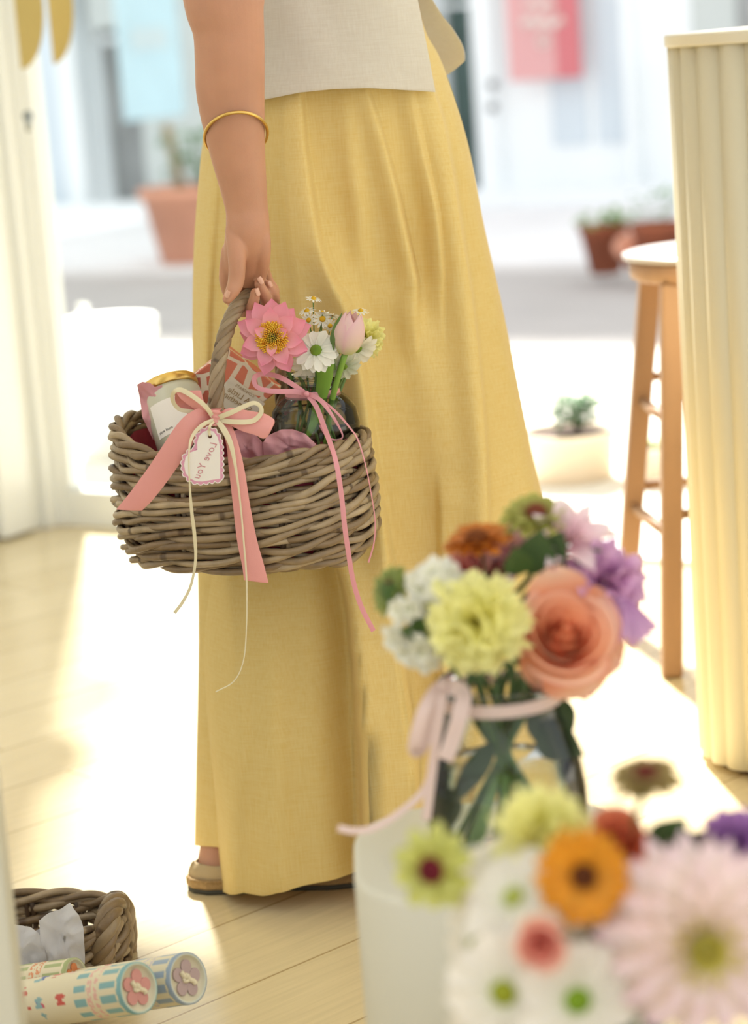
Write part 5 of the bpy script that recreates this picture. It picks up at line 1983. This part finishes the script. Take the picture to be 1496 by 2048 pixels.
def leafset(name, label, specs, c, parent=None, cat='leaf'):
    root = parent
    q = MB()
    for (P, out, nrm, L, w_, bd) in specs:
        o_ = V(out).normalized(); n_ = V(nrm); n_ = (n_ - o_ * n_.dot(o_)).normalized()
        petal(q, V(P), o_, n_, L, w_, 0, bd, .25, 'leaf', [(0, lin(c)), (1, mixc(lin(c), (1, 1, .6), .06))], 8, 5)
    o = obj(name, q, 'leaf', parent); solid(o, .0006)
    if label and parent is None: tag(o, label, cat)
    return o
# the peach rose
PEACH = G((0, (232, 126, 78)), (.5, (246, 170, 130)), (.82, (250, 196, 162)), (.93, (252, 210, 184)), (1, (246, 176, 160)))
Pr = W(1130, 1272, YV - .050)
rr_ = rose('rose', 'big peach rose with spiralling petals at the right of the vase bouquet', Pr, (.10, -1, .72), .038, PEACH, 1.05, 20)
q = MB()    # loose outer petals hanging below and to the right
for (x, y, o_, L, w_) in ((1130, 1300, (.35, -.10, -1), .044, .060), (1160, 1280, (.85, .1, -.55), .040, .050), (1105, 1290, (-.35, 0, -.9), .040, .046), (1090, 1260, (-.8, .1, -.4), .034, .045), (1165, 1235, (.9, .2, .2), .030, .046), (1120, 1215, (-.1, .2, 1), .034, .05)):
    o_ = V(o_).normalized(); nn = V((.1, -1, .1)); nn = (nn - o_ * nn.dot(o_)).normalized()
    petal(q, W(x, y, YV - .035), o_, nn, L, w_, .25, -.35, .12, 'round', PEACH[1:], 10, 9, ruf=.003, rf=3)
obj('outer_petal', q, 'petal', rr_)
YEL = G((0, (226, 214, 96)), (.5, (240, 234, 134)), (1, (248, 245, 178)))
c_ = carnation('carnation', 'big pale yellow carnation at the centre of the vase bouquet', W(955, 1245, YV - .075), (-.15, -1, .35), .040, YEL, None, n=(13, 13, 12, 11, 8), ruf=.11)
vase_stem(c_, W(960, 1260, YV - .05))
c_ = carnation('carnation', 'lilac ruffled carnation leaning out at the right of the vase bouquet', W(1212, 1165, YV - .01), (.55, -.8, .35), .036,
               G((0, (186, 122, 176)), (.6, (216, 160, 204)), (1, (230, 190, 222))), None, n=(11, 11, 10, 8, 6), ruf=.12)
vase_stem(c_, W(1195, 1180, YV + .01))
q = MB()
X, Y, Z = V((.3, -.5, -.9)).normalized(), V((.2, -1, 0)), None
for (x, y, o_) in ((1240, 1190, (.35, -.2, -.9)), (1255, 1200, (.1, -.5, -.9)), (1235, 1210, (.6, -.3, -.8)), (1225, 1195, (.2, -.5, -1))):
    o_ = V(o_).normalized(); nn = V((.3, -1, .2)); nn = (nn - o_ * nn.dot(o_)).normalized()
    petal(q, W(x, y, YV - .03), o_, nn, .034, .03, .2, -.3, .15, 'fan', G((0, (190, 132, 184)), (1, (224, 180, 216))), 9, 9, ruf=.004, rf=6)
obj('hanging_petals', q, 'petal', c_)
# pink and white alstroemerias
PW_ = G((0, (226, 170, 186)), (.5, (240, 206, 214)), (1, (250, 236, 238)))
def lily(name, label, P, N, R, stops, n=6, w=.42, el=.75, bend=-.5, leaf=False):
    root = thing(name, label, 'flower', P)
    q = MB(); rosette(q, P, N, [(n // 2, R, R * w, el, bend, .002, 0), (n - n // 2, R * .96, R * w * .8, el - .15, bend, .002, -.001)], 'point', stops, cup=.3, nl=8, nw=5)
    obj('petals', q, 'petal', root)
    q = MB()
    X, Y, Z = basis(N)
    for i in range(5):
        a = i * 1.3; tube(q, [V(P), V(P) + Z * R * .35 + (X * math.cos(a) + Y * math.sin(a)) * R * .1, V(P) + Z * R * .6 + (X * math.cos(a) + Y * math.sin(a)) * R * .22], .0007, 5, lin((190, 150, 150)))
    obj('stamens', q, 'flowercentre', root)
    vase_stem(root, P, .002)
    return root
lily('alstroemeria', 'pink-white alstroemeria bloom, left of the dark leaf atop the vase bouquet', W(1030, 1100, YV + .01), (-.2, -.7, .7), .038, PW_)
lily('alstroemeria', 'pink-white alstroemeria bloom above the lilac carnation', W(1135, 1090, YV + .0), (.2, -.75, .75), .040, PW_, 8, .5)
lily('alstroemeria', 'pale pink alstroemeria opening upwards behind the lilac carnation', W(1160, 1075, YV + .02), (.6, -.4, .9), .036, G((0, (236, 190, 200)), (1, (250, 238, 236))))
# small pink spray roses
SPK = G((0, (222, 120, 116)), (.6, (234, 160, 152)), (1, (246, 206, 196)))
rose('spray_rose', 'small pink spray rose half behind the yellow carnation, left one', W(938, 1132, YV - .01), (-.2, -.8, .7), .017, SPK, 1.0, 10)
rose('spray_rose', 'small dusty-pink spray rose under the alstroemeria at the bouquet top', W(1000, 1135, YV + .0), (.1, -.8, .6), .017, G((0, (190, 110, 120)), (1, (222, 164, 170))), 1.0, 10)
# brown and green zinnias, orange one from the side
def zinnia(name, label, P, N, R, petst, cc_, n=14, el=.1, bend=-.3, rings=3, cr=.30, stem=True, wf=.36, dome_h=.8):
    root = thing(name, label, 'flower', P)
    q = MB(); rosette(q, P, N, [(n - 2 * i, R * (1 - .14 * i), R * wf, el + .18 * i, bend, R * .12, R * .04 * i) for i in range(rings)], 'strap', petst, cup=.2, jit=.1, nl=7, nw=5, lenj=.12)
    obj('petals', q, 'petal', root)
    q = MB(); X, Y, Z = basis(N)
    dome(q, V(P) + Z * R * .08, N, R * cr, R * cr * dome_h, lambda t: mixc(lin(cc_[0]), lin(cc_[1]), t), 9)
    for i in range(70):
        r = R * cr * math.sqrt(i / 70.); a = i * 2.4
        b = V(P) + Z * R * .08 + X * (r * math.cos(a)) + Y * (r * math.sin(a))
        zz = R * cr * dome_h * math.sqrt(max(0, 1 - (r / (R * cr)) ** 2))
        tube(q, [b + Z * zz * .8, b + Z * (zz + R * .08)], R * .025, 4, mixc(lin(cc_[0]), lin(cc_[1]), random.random()))
    obj('flower_eye', q, 'flowercentre', root)
    if stem: vase_stem(root, V(P) - Z * R * .1, .0022)
    return root
zinnia('zinnia', 'green and russet zinnia at the very top of the vase bouquet', W(1072, 1034, YV + .015), (.05, -.35, 1), .028, G((0, (120, 74, 40)), (.4, (150, 140, 66)), (1, (182, 186, 96))), ((150, 74, 40), (120, 60, 40)))
zinnia('zinnia', 'burnt-orange zinnia seen from its side at the upper left of the vase bouquet', W(955, 1084, YV - .005), (-.1, -.12, 1), .029, G((0, (140, 70, 20)), (.5, (196, 110, 30)), (1, (206, 130, 44))), ((150, 84, 24), (120, 60, 20)), el=.05, bend=-.15)
zinnia('zinnia', 'small green and maroon zinnia at the far left of the vase bouquet', W(782, 1180, YV - .01), (-.75, -.55, .5), .020, G((0, (120, 70, 60)), (.4, (130, 140, 70)), (1, (150, 166, 90))), ((120, 54, 54), (100, 50, 50)))
# white statice / stock clusters: each bloom of the cluster a flower of its own
k0 = 0
WCL = G((0, (226, 226, 196)), (1, (250, 248, 238)))
CL = [(846, 1178, .011), (868, 1150, .012), (890, 1148, .011), (880, 1175, .012), (858, 1200, .011), (835, 1165, .009), (905, 1165, .010), (850, 1160, .009), (872, 1190, .010),
      (802, 1222, .010), (822, 1218, .009), (800, 1280, .013), (822, 1290, .013), (845, 1300, .012), (836, 1275, .011), (815, 1305, .010), (850, 1318, .011), (868, 1300, .010)]
for i, (x, y, r) in enumerate(CL):
    P = W(x, y, YV - .045 + random.uniform(-.012, .012))
    root = thing('stock_bloom', 'small ruffled white bloom in the white cluster left of the yellow carnation', 'flower', P, 'small white blooms left of the yellow carnation')
    q = MB(); N = V(((x - 900) / 160, -.8, (1240 - y) / 200 + .1))
    rosette(q, P, N, [(6, r * 1.25, r, .2, -.2, .001, 0), (5, r, r * .8, .8, -.3, .001, .001)], 'round', WCL, cup=.3, ruf=.001, nl=5, nw=5)
    obj('petals', q, 'petal', root)
    q = MB(); tube(q, catmull([tuple(P), tuple(W(880, 1290, YV - .02)), tuple(VB + V((-.03, -.01, VH)))], 10), .0012, 5, lin((110, 140, 80))); obj('stem', q, 'stem', root)
# foliage
lv = thing('foliage_sprig', 'dark green leaves among the vase bouquet and below its neck', 'leaf', VB + V((0, 0, VH)))
leafset('leaf', None, [(W(1062, 1150, YV - .02), (.25, -.1, 1), (0, -1, .1), .042, .034, .2)], (62, 96, 44), lv)
leafset('leaf', None, [(W(1080, 1140, YV - .015), (.5, -.1, .8), (0, -1, .1), .040, .030, .2)], (56, 88, 40), lv)
leafset('leaf', None, [(W(1040, 1150, YV - .03), (-.1, -.3, .7), (0, -1, .2), .030, .026, .1)], (70, 104, 46), lv)
leafset('leaf', None, [(W(880, 1262, YV - .04), (-1, -.2, .15), (0, -1, .2), .036, .020, .3)], (76, 112, 52), lv)
leafset('leaf', None, [(W(875, 1240, YV - .04), (-.9, -.2, .45), (0, -1, .2), .040, .020, -.3)], (90, 128, 60), lv)
leafset('leaf', None, [(W(800, 1200, YV - .02), (-.6, -.1, .6), (0, -1, .2), .022, .016, 0)], (86, 120, 56), lv)
leafset('leaf', None, [(W(1150, 1130, YV - .01), (.7, -.1, .3), (0, -1, .2), .028, .018, 0)], (110, 130, 96), lv)
q = MB(); tube(q, catmull([tuple(W(1062, 1150, YV - .01)), tuple(W(1000, 1240, YV)), tuple(VB + V((0, 0, VH))), tuple(VB + V((.01, 0, .03)))], 24), .0025, 7, lin((80, 106, 56))); obj('stem', q, 'stem', lv)
# leaves inside the glass
for (x, y, o_, L, w_, c) in ((1078, 1400, (.1, .1, -1), .048, .030, (62, 84, 44)), (1010, 1395, (-.1, 0, -1), .050, .022, (66, 90, 46)), (1070, 1460, (.8, -.2, -.45), .046, .034, (66, 90, 50)),
                        (990, 1480, (-.7, -.2, -.8), .070, .020, (64, 88, 46)), (900, 1575, (-.2, -.1, -1), .040, .024, (56, 76, 48)), (1120, 1395, (.2, .1, -1), .036, .018, (64, 90, 46))):
    leafset('leaf', None, [(W(x, y, YV - .01), o_, (.1, -1, .1), L, w_, .2)], c, lv)
for i in range(9):
    top = VB + V((random.uniform(-.036, .036), random.uniform(-.034, .03), VH + .002)); bot = VB + V((-(top.x - VB.x) * 1.2 + random.uniform(-.01, .01), -(top.y - VB.y), .010))
    q = MB(); tube(q, catmull([tuple(top), tuple(top.lerp(bot, .5)), tuple(bot)], 16), random.uniform(.0022, .0034), 8, mixc(lin((70, 100, 50)), lin((120, 150, 90)), random.random()))
    o = obj('cut_stem', q, 'stem'); tag(o, 'green cut stem crossing inside the round vase on the plinth', 'stem', 'cut stems in the round vase')

# ------------------------------------------------------------------ nearest bouquet
YN = 1.38
NB = V((W(1210, 1900, YN).x, YN + .02, .3005))
nroot = thing('glass_vase', 'glass vase hidden under the closest bouquet at the bottom right', 'vase', NB)
q = MB(); lathe(q, NB, [(0, 0), (.045, 0), (.05, .01), (.05, .07), (.038, .10), (.04, .115), (.038, .116)], 48); obj('vase_wall', q, 'glass', nroot)
def vase_stem(parent, P, thick=.0028, c=(84, 112, 62)):
    neck = NB + V((random.uniform(-.02, .02), random.uniform(-.02, .02), .112))
    bot = NB + V((-(neck.x - NB.x), -(neck.y - NB.y), .012))
    q = MB(); tube(q, catmull([tuple(P), tuple(V(P).lerp(neck, .5) + V((0, .02, 0))), tuple(neck), tuple(bot)], 26), thick, 8, lin(c))
    return obj('stem', q, 'stem', parent)
zinnia('zinnia', 'brown and olive zinnia standing highest on its stem in the near bouquet', W(1292, 1556, YN + .03), (0, -.22, 1), .023, G((0, (120, 60, 34)), (.4, (140, 110, 60)), (1, (176, 160, 100))), ((130, 44, 30), (110, 40, 30)), el=.05)
zinnia('zinnia', 'yellow-green zinnia with maroon eye at the left of the near bouquet', W(868, 1738, YN + .02), (-.5, -1, .2), .026, G((0, (150, 60, 60)), (.3, (190, 190, 80)), (1, (212, 214, 130))), ((130, 24, 40), (110, 20, 36)), n=10, cr=.36, wf=.45)
c_ = carnation('carnation', 'pale yellow carnation at the top of the near bouquet', W(1085, 1660, YN + .03), (-.1, -.5, .9), .032, YEL, None, n=(12, 12, 10, 8, 6)); vase_stem(c_, W(1085, 1670, YN + .04))
rose('rose', 'coral rose half hidden behind the orange gerbera in the near bouquet', W(1243, 1680, YN + .04), (.2, -.6, .8), .020, G((0, (216, 100, 70)), (1, (232, 140, 104))), 1, 12)
c_ = carnation('carnation', 'purple carnation at the right edge of the near bouquet', W(1478, 1690, YN + .03), (.4, -.6, .7), .026, G((0, (130, 70, 140)), (1, (190, 140, 204))), None); vase_stem(c_, W(1478, 1700, YN + .04))
ORG = G((0, (190, 100, 14)), (.3, (226, 152, 24)), (1, (232, 162, 34)))
zinnia('gerbera', 'orange gerbera with dark brown eye in the near bouquet', W(1167, 1752, YN - .03), (-.05, -1, .30), .0275, ORG, ((130, 66, 10), (90, 44, 10)), n=20, rings=3, cr=.30, wf=.30, el=.05, bend=-.1)
rose('spray_rose', 'small pink spray rose between the white daisies of the near bouquet', W(1080, 1893, YN - .052), (-.1, -1, .25), .0165, G((0, (236, 120, 112)), (.5, (242, 164, 150)), (1, (246, 226, 204))), 1.0, 12)
WD = G((0, (222, 228, 190)), (.25, (240, 236, 222)), (1, (246, 240, 230)))
def ndaisy(lab, P, N, R, n, cen, cr, rings=2):
    r_ = daisy('chrysanthemum', lab, P, N, R, n, WD, cen, cr, None, rings=rings, wfac=.42, el=.1, bend=-.25, nl=7)
    vase_stem(r_, V(P) - V(N).normalized() * .003, .002)
OL = ((150, 156, 30), (128, 136, 10))
ndaisy('white daisy with olive eye, lower left of the near bouquet', W(1008, 1985, YN - .035), (-.3, -1, .15), .034, 13, OL, .0085)
ndaisy('white daisy with bright green eye at the bottom of the near bouquet', W(1155, 2000, YN - .045), (.05, -1, .1), .034, 13, ((130, 160, 20), (96, 130, 6)), .0088)
ndaisy('white daisy seen edge-on above the spray rose in the near bouquet', W(1028, 1795, YN - .01), (-.45, -.6, .75), .034, 13, ((168, 176, 90), (150, 160, 60)), .007)
ndaisy('white daisy behind the orange gerbera, top of the white cluster', W(1010, 1730, YN + .03), (-.2, -.35, .9), .030, 12, ((168, 176, 90), (150, 160, 60)), .006)
ndaisy('white daisy low at the left edge of the near bouquet', W(955, 1890, YN + .01), (-.9, -.6, .2), .032, 12, OL, .007)

for i, (x, y, nx, nz) in enumerate(((1175, 1890, .1, .5), (1085, 1960, -.2, 0), (1225, 1950, .3, .2), (1090, 1825, -.2, .8), (985, 2080, -.6, -.4))):
    P = W(x, y, YN + .005)
    r_ = daisy('chrysanthemum', 'white daisy packed among the others at the heart of the near bouquet', P, (nx, -1, nz), .030, 12, WD, OL, .0035, None, rings=3, wfac=.45, el=.35, bend=-.25, nl=6, group='filler daisies of the near bouquet')
    vase_stem(r_, V(P) + V((0, .004, 0)), .002)
# the great blush dahlia
P = W(1405, 1890, YN - .05); N = V((.02, -1, .16))
root = thing('dahlia', 'great blush-pink dahlia with yellow heart at the bottom right corner', 'flower', P)
DS = G((0, (232, 222, 140)), (.3, (246, 234, 206)), (.7, (247, 230, 224)), (1, (242, 212, 222)))
q = MB()
rosette(q, P, N, [(16, .064, .026, -.25, -.2, .006, -.012), (16, .060, .025, .0, -.2, .006, -.007), (15, .054, .023, .22, -.15, .005, -.003), (14, .046, .020, .42, -.1, .004, 0),
                  (13, .037, .016, .62, -.05, .004, .002), (11, .028, .012, .85, 0, .003, .004)], 'point', DS, cup=.45, nl=8, nw=5, jit=.04)
obj('petals', q, 'petal', root)
q = MB()
rosette(q, P, N, [(18, .024, .009, .62, .35, .006, .006), (16, .021, .008, .9, .3, .004, .008), (12, .018, .007, 1.2, .3, .002, .009), (8, .014, .006, 1.4, .1, .001, .010)], 'point', G((0, (206, 196, 80)), (1, (232, 222, 130))), cup=.5, nl=5, nw=3)
dome(q, P + N.normalized() * .012, N, .010, .008, lambda t: lin((214, 204, 96)), 9)
obj('inner_florets', q, 'petal', root, label='yellow inner florets')
vase_stem(root, P + V((0, .01, -.01)), .004)
lily('alstroemeria', 'lilac-pink alstroemeria between the gerbera and the great dahlia', W(1245, 1850, YN + .0), (-.2, -.9, .3), .030, G((0, (206, 150, 176)), (1, (232, 196, 212))))
lf = thing('foliage_sprig', 'dark green leaf between the coral rose and purple carnation', 'leaf', NB + V((0, 0, .116)))
leafset('leaf', None, [(W(1310, 1705, YN + .01), (.5, -.1, .6), (0, -1, .3), .034, .028, .2)], (64, 100, 40), lf)
leafset('leaf', None, [(W(1350, 1700, YN + .02), (.95, -.1, .15), (0, -1, .3), .032, .022, .2)], (70, 60, 60), lf)
leafset('leaf', None, [(W(1320, 1720, YN + .01), (.1, -.2, 1), (0, -1, .3), .032, .020, .2)], (50, 84, 34), lf)
leafset('leaf', None, [(W(1200, 1850, YN + .01), (.3, -.3, -.8), (0, -1, .3), .030, .018, .2)], (90, 70, 50), lf)
q = MB(); tube(q, catmull([tuple(W(1320, 1715, YN + .02)), tuple(W(1270, 1850, YN + .03)), tuple(NB + V((0, 0, .11))), tuple(NB + V((0, 0, .02)))], 20), .0022, 7, lin((80, 106, 56))); obj('stem', q, 'stem', lf)

# ------------------------------------------------------------------ tray basket on the floor with wrapping rolls
TC = V((-.555, 2.54, 0))
tw = Weave((TC.x, TC.y), math.radians(4), .222, .083, .006, .066, pw=2.6, raise_=.0, belly=.02, base=.9)
root = thing('rattan_basket', 'low rattan tray basket on the floor at bottom left', 'basket', TC)
weave_basket(root, tw, 3, 17, .0048, 7, rim_r=.0055, amp=.0055, res=240)
q = MB()
rope(q, [W(204, 1935, 2.475), W(208, 1890, 2.475), W(217, 1834, 2.49), W(231, 1805, 2.53), W(244, 1820, 2.555), W(250, 1860, 2.57), W(250, 1905, 2.58)], 120, 5, .0078, .0068, 2.4)
obj('handle', q, 'rattan', root, label='small twisted loop handle')
sheet('tissue_paper', 'white tissue paper peak in the low tray basket, nearest its handle',
      [(78, 1840), (98, 1825), (118, 1822), (139, 1807), (158, 1828), (168, 1860), (170, 1925), (150, 1985), (90, 1985), (82, 1890)], 2.43, 'white_tissue', .005)
sheet('tissue_paper', 'white tissue paper heap at the left end of the low tray basket',
      [(10, 1862), (30, 1849), (55, 1850), (78, 1862), (92, 1905), (100, 1985), (20, 1990), (-20, 1975), (-15, 1880)], 2.43, 'white_tissue', .006)
sheet('tissue_paper', 'white tissue paper behind the others in the tray basket, by the rim',
      [(50, 1868), (95, 1850), (120, 1872), (130, 1905), (110, 1945), (60, 1945)], 2.50, 'white_tissue', .008)

def wrap_roll(label, E, Bk, r, accent, flower, dots, stripe=(132, 178, 184)):
    E, Bk = V(E), V(Bk)
    axd = (Bk - E).normalized(); L = (Bk - E).length
    X = UPV; X = (X - axd * X.dot(axd)).normalized(); Y = axd.cross(X)
    root = thing('wrapping_roll', label, 'paper roll', (E + Bk) / 2)
    cream = lin((226, 216, 188)); teal = lin(stripe); pk = lin(accent)
    dsp = [(random.uniform(.085, L), random.uniform(0, 2 * PI), random.uniform(.003, .009), lin(random.choice(dots))) for _ in range(70)]
    NS, NA = 150, 96
    vs, cs, fs = [], [], []
    for i in range(NS + 1):
        s = L * i / NS
        for k in range(NA):
            a = 2 * PI * k / NA
            vs.append(E + axd * s + (X * math.cos(a) + Y * math.sin(a)) * r)
            c = cream
            if .006 < s < .030 or .052 < s < .070:
                if (a * 11 / PI) % 2 < 1: c = teal
            elif .033 < s < .049:
                if noise.noise(V((s * 260, a * 7, 3))) > .0 and abs(s - .041) > .0012: c = mixc(pk, cream, .25)
            elif s <= .004:
                if (a * 13 / PI) % 2 < 1: c = teal
            elif s > .074:
                for (ds_, da, dr, dc) in dsp:
                    dd_ = abs(a - da); dd_ = min(dd_, 2 * PI - dd_) * r
                    if dd_ ** 2 + (s - ds_) ** 2 < dr ** 2 * (.55 + .45 * math.sin(a * 20)): c = dc; break
            cs.append(c)
    for i in range(NS):
        for k in range(NA):
            l = (k + 1) % NA
            fs.append((i * NA + k, (i + 1) * NA + k, (i + 1) * NA + l, i * NA + l))
    q = MB(); q.add(vs, fs, cs)
    obj('paper_tube', q, 'paper_print', root)
    q = MB(); lathe(q, E, [(0, .0015), (r * .86, .0015), (r * .88, -.002), (r * 1.0, -.002), (r * 1.01, .003)], 64, axis=axd,
                    col=[lin((222, 214, 188)), lin((222, 214, 188)), lin((214, 214, 192)), lin(stripe), lin(stripe)])
    cap_ = obj('end_cap', q, 'paper_print', root)
    q = MB()
    for k in range(5):
        a = 2 * PI * k / 5 + .35
        c0_ = E + (X * math.cos(a) + Y * math.sin(a)) * (r * .46) + axd * .0005
        lathe(q, c0_, [(0, -.0006), (r * .27, -.0006), (r * .27, .0009)], 24, axis=axd)
    lathe(q, E + axd * .0004, [(0, -.0004), (r * .3, -.0004), (r * .3, .001)], 24, axis=axd)
    fm = mat('print_' + str(flower[0]) + str(flower[1]), flower, .7)
    obj('flower_print', q, fm, cap_, False)
    q = MB()
    def P2(x, y): return E - axd * .0008 + Y * (x * r) + X * (y * r)
    q = MB()
    tube(q, catmull([tuple(P2(-.22, .34)), tuple(P2(-.12, .1)), tuple(P2(.02, .12)), tuple(P2(.06, -.05)), tuple(P2(.25, -.2)), tuple(P2(.3, -.34))], 20), r * .11, 6, lin((226, 216, 188)))
    tube(q, catmull([tuple(P2(-.12, .1)), tuple(P2(-.2, -.02)), tuple(P2(-.05, -.08)), tuple(P2(.06, -.05))], 12), r * .08, 6, lin((226, 216, 188)))
    obj('script_print', q, 'paper_print', cap_)
    return root
M['paper_print'] = mat('printed_paper', (226, 216, 188), .5, vc=True)
DOTS = ((206, 90, 110), (90, 110, 170), (140, 178, 184), (206, 90, 80), (226, 180, 170))
wrap_roll('printed paper roll with pink five-petal flower on its end cap, foremost of the rolls', W(275, 1976, 2.22), W(-60, 2026, 2.375), .0268, (226, 160, 160), (206, 146, 140), DOTS)
wrap_roll('printed paper roll with mauve five-petal flower on its end cap, reaching furthest right', W(374, 1957, 2.265), W(40, 2006, 2.425), .0275, (190, 180, 200), (178, 156, 156), DOTS, (150, 168, 190))
wrap_roll('printed paper roll with orange and green pattern, behind the other two', W(150, 1953, 2.36), W(-90, 1984, 2.43), .0205, (220, 120, 60), (210, 130, 80), ((216, 96, 40), (120, 150, 90), (226, 170, 70), (206, 90, 80)), (170, 180, 130))

q = MB(); box_pts(q, V((-.74, 2.24, 0)), (.305, 0, 0), (0, .008, 0), (0, 0, .05)); box_pts(q, V((-.74, 2.432, 0)), (.305, 0, 0), (0, .008, 0), (0, 0, .05))
box_pts(q, V((-.443, 2.248, 0)), (.008, 0, 0), (0, .184, 0), (0, 0, .05)); box_pts(q, V((-.74, 2.248, 0)), (.008, 0, 0), (0, .184, 0), (0, 0, .05)); box_pts(q, V((-.732, 2.248, 0)), (.289, 0, 0), (0, .184, 0), (0, 0, .006))
o = obj('storage_crate', q, 'white_card', None, False); tag(o, 'low white crate behind the near partition that carries the printed paper rolls', 'crate')
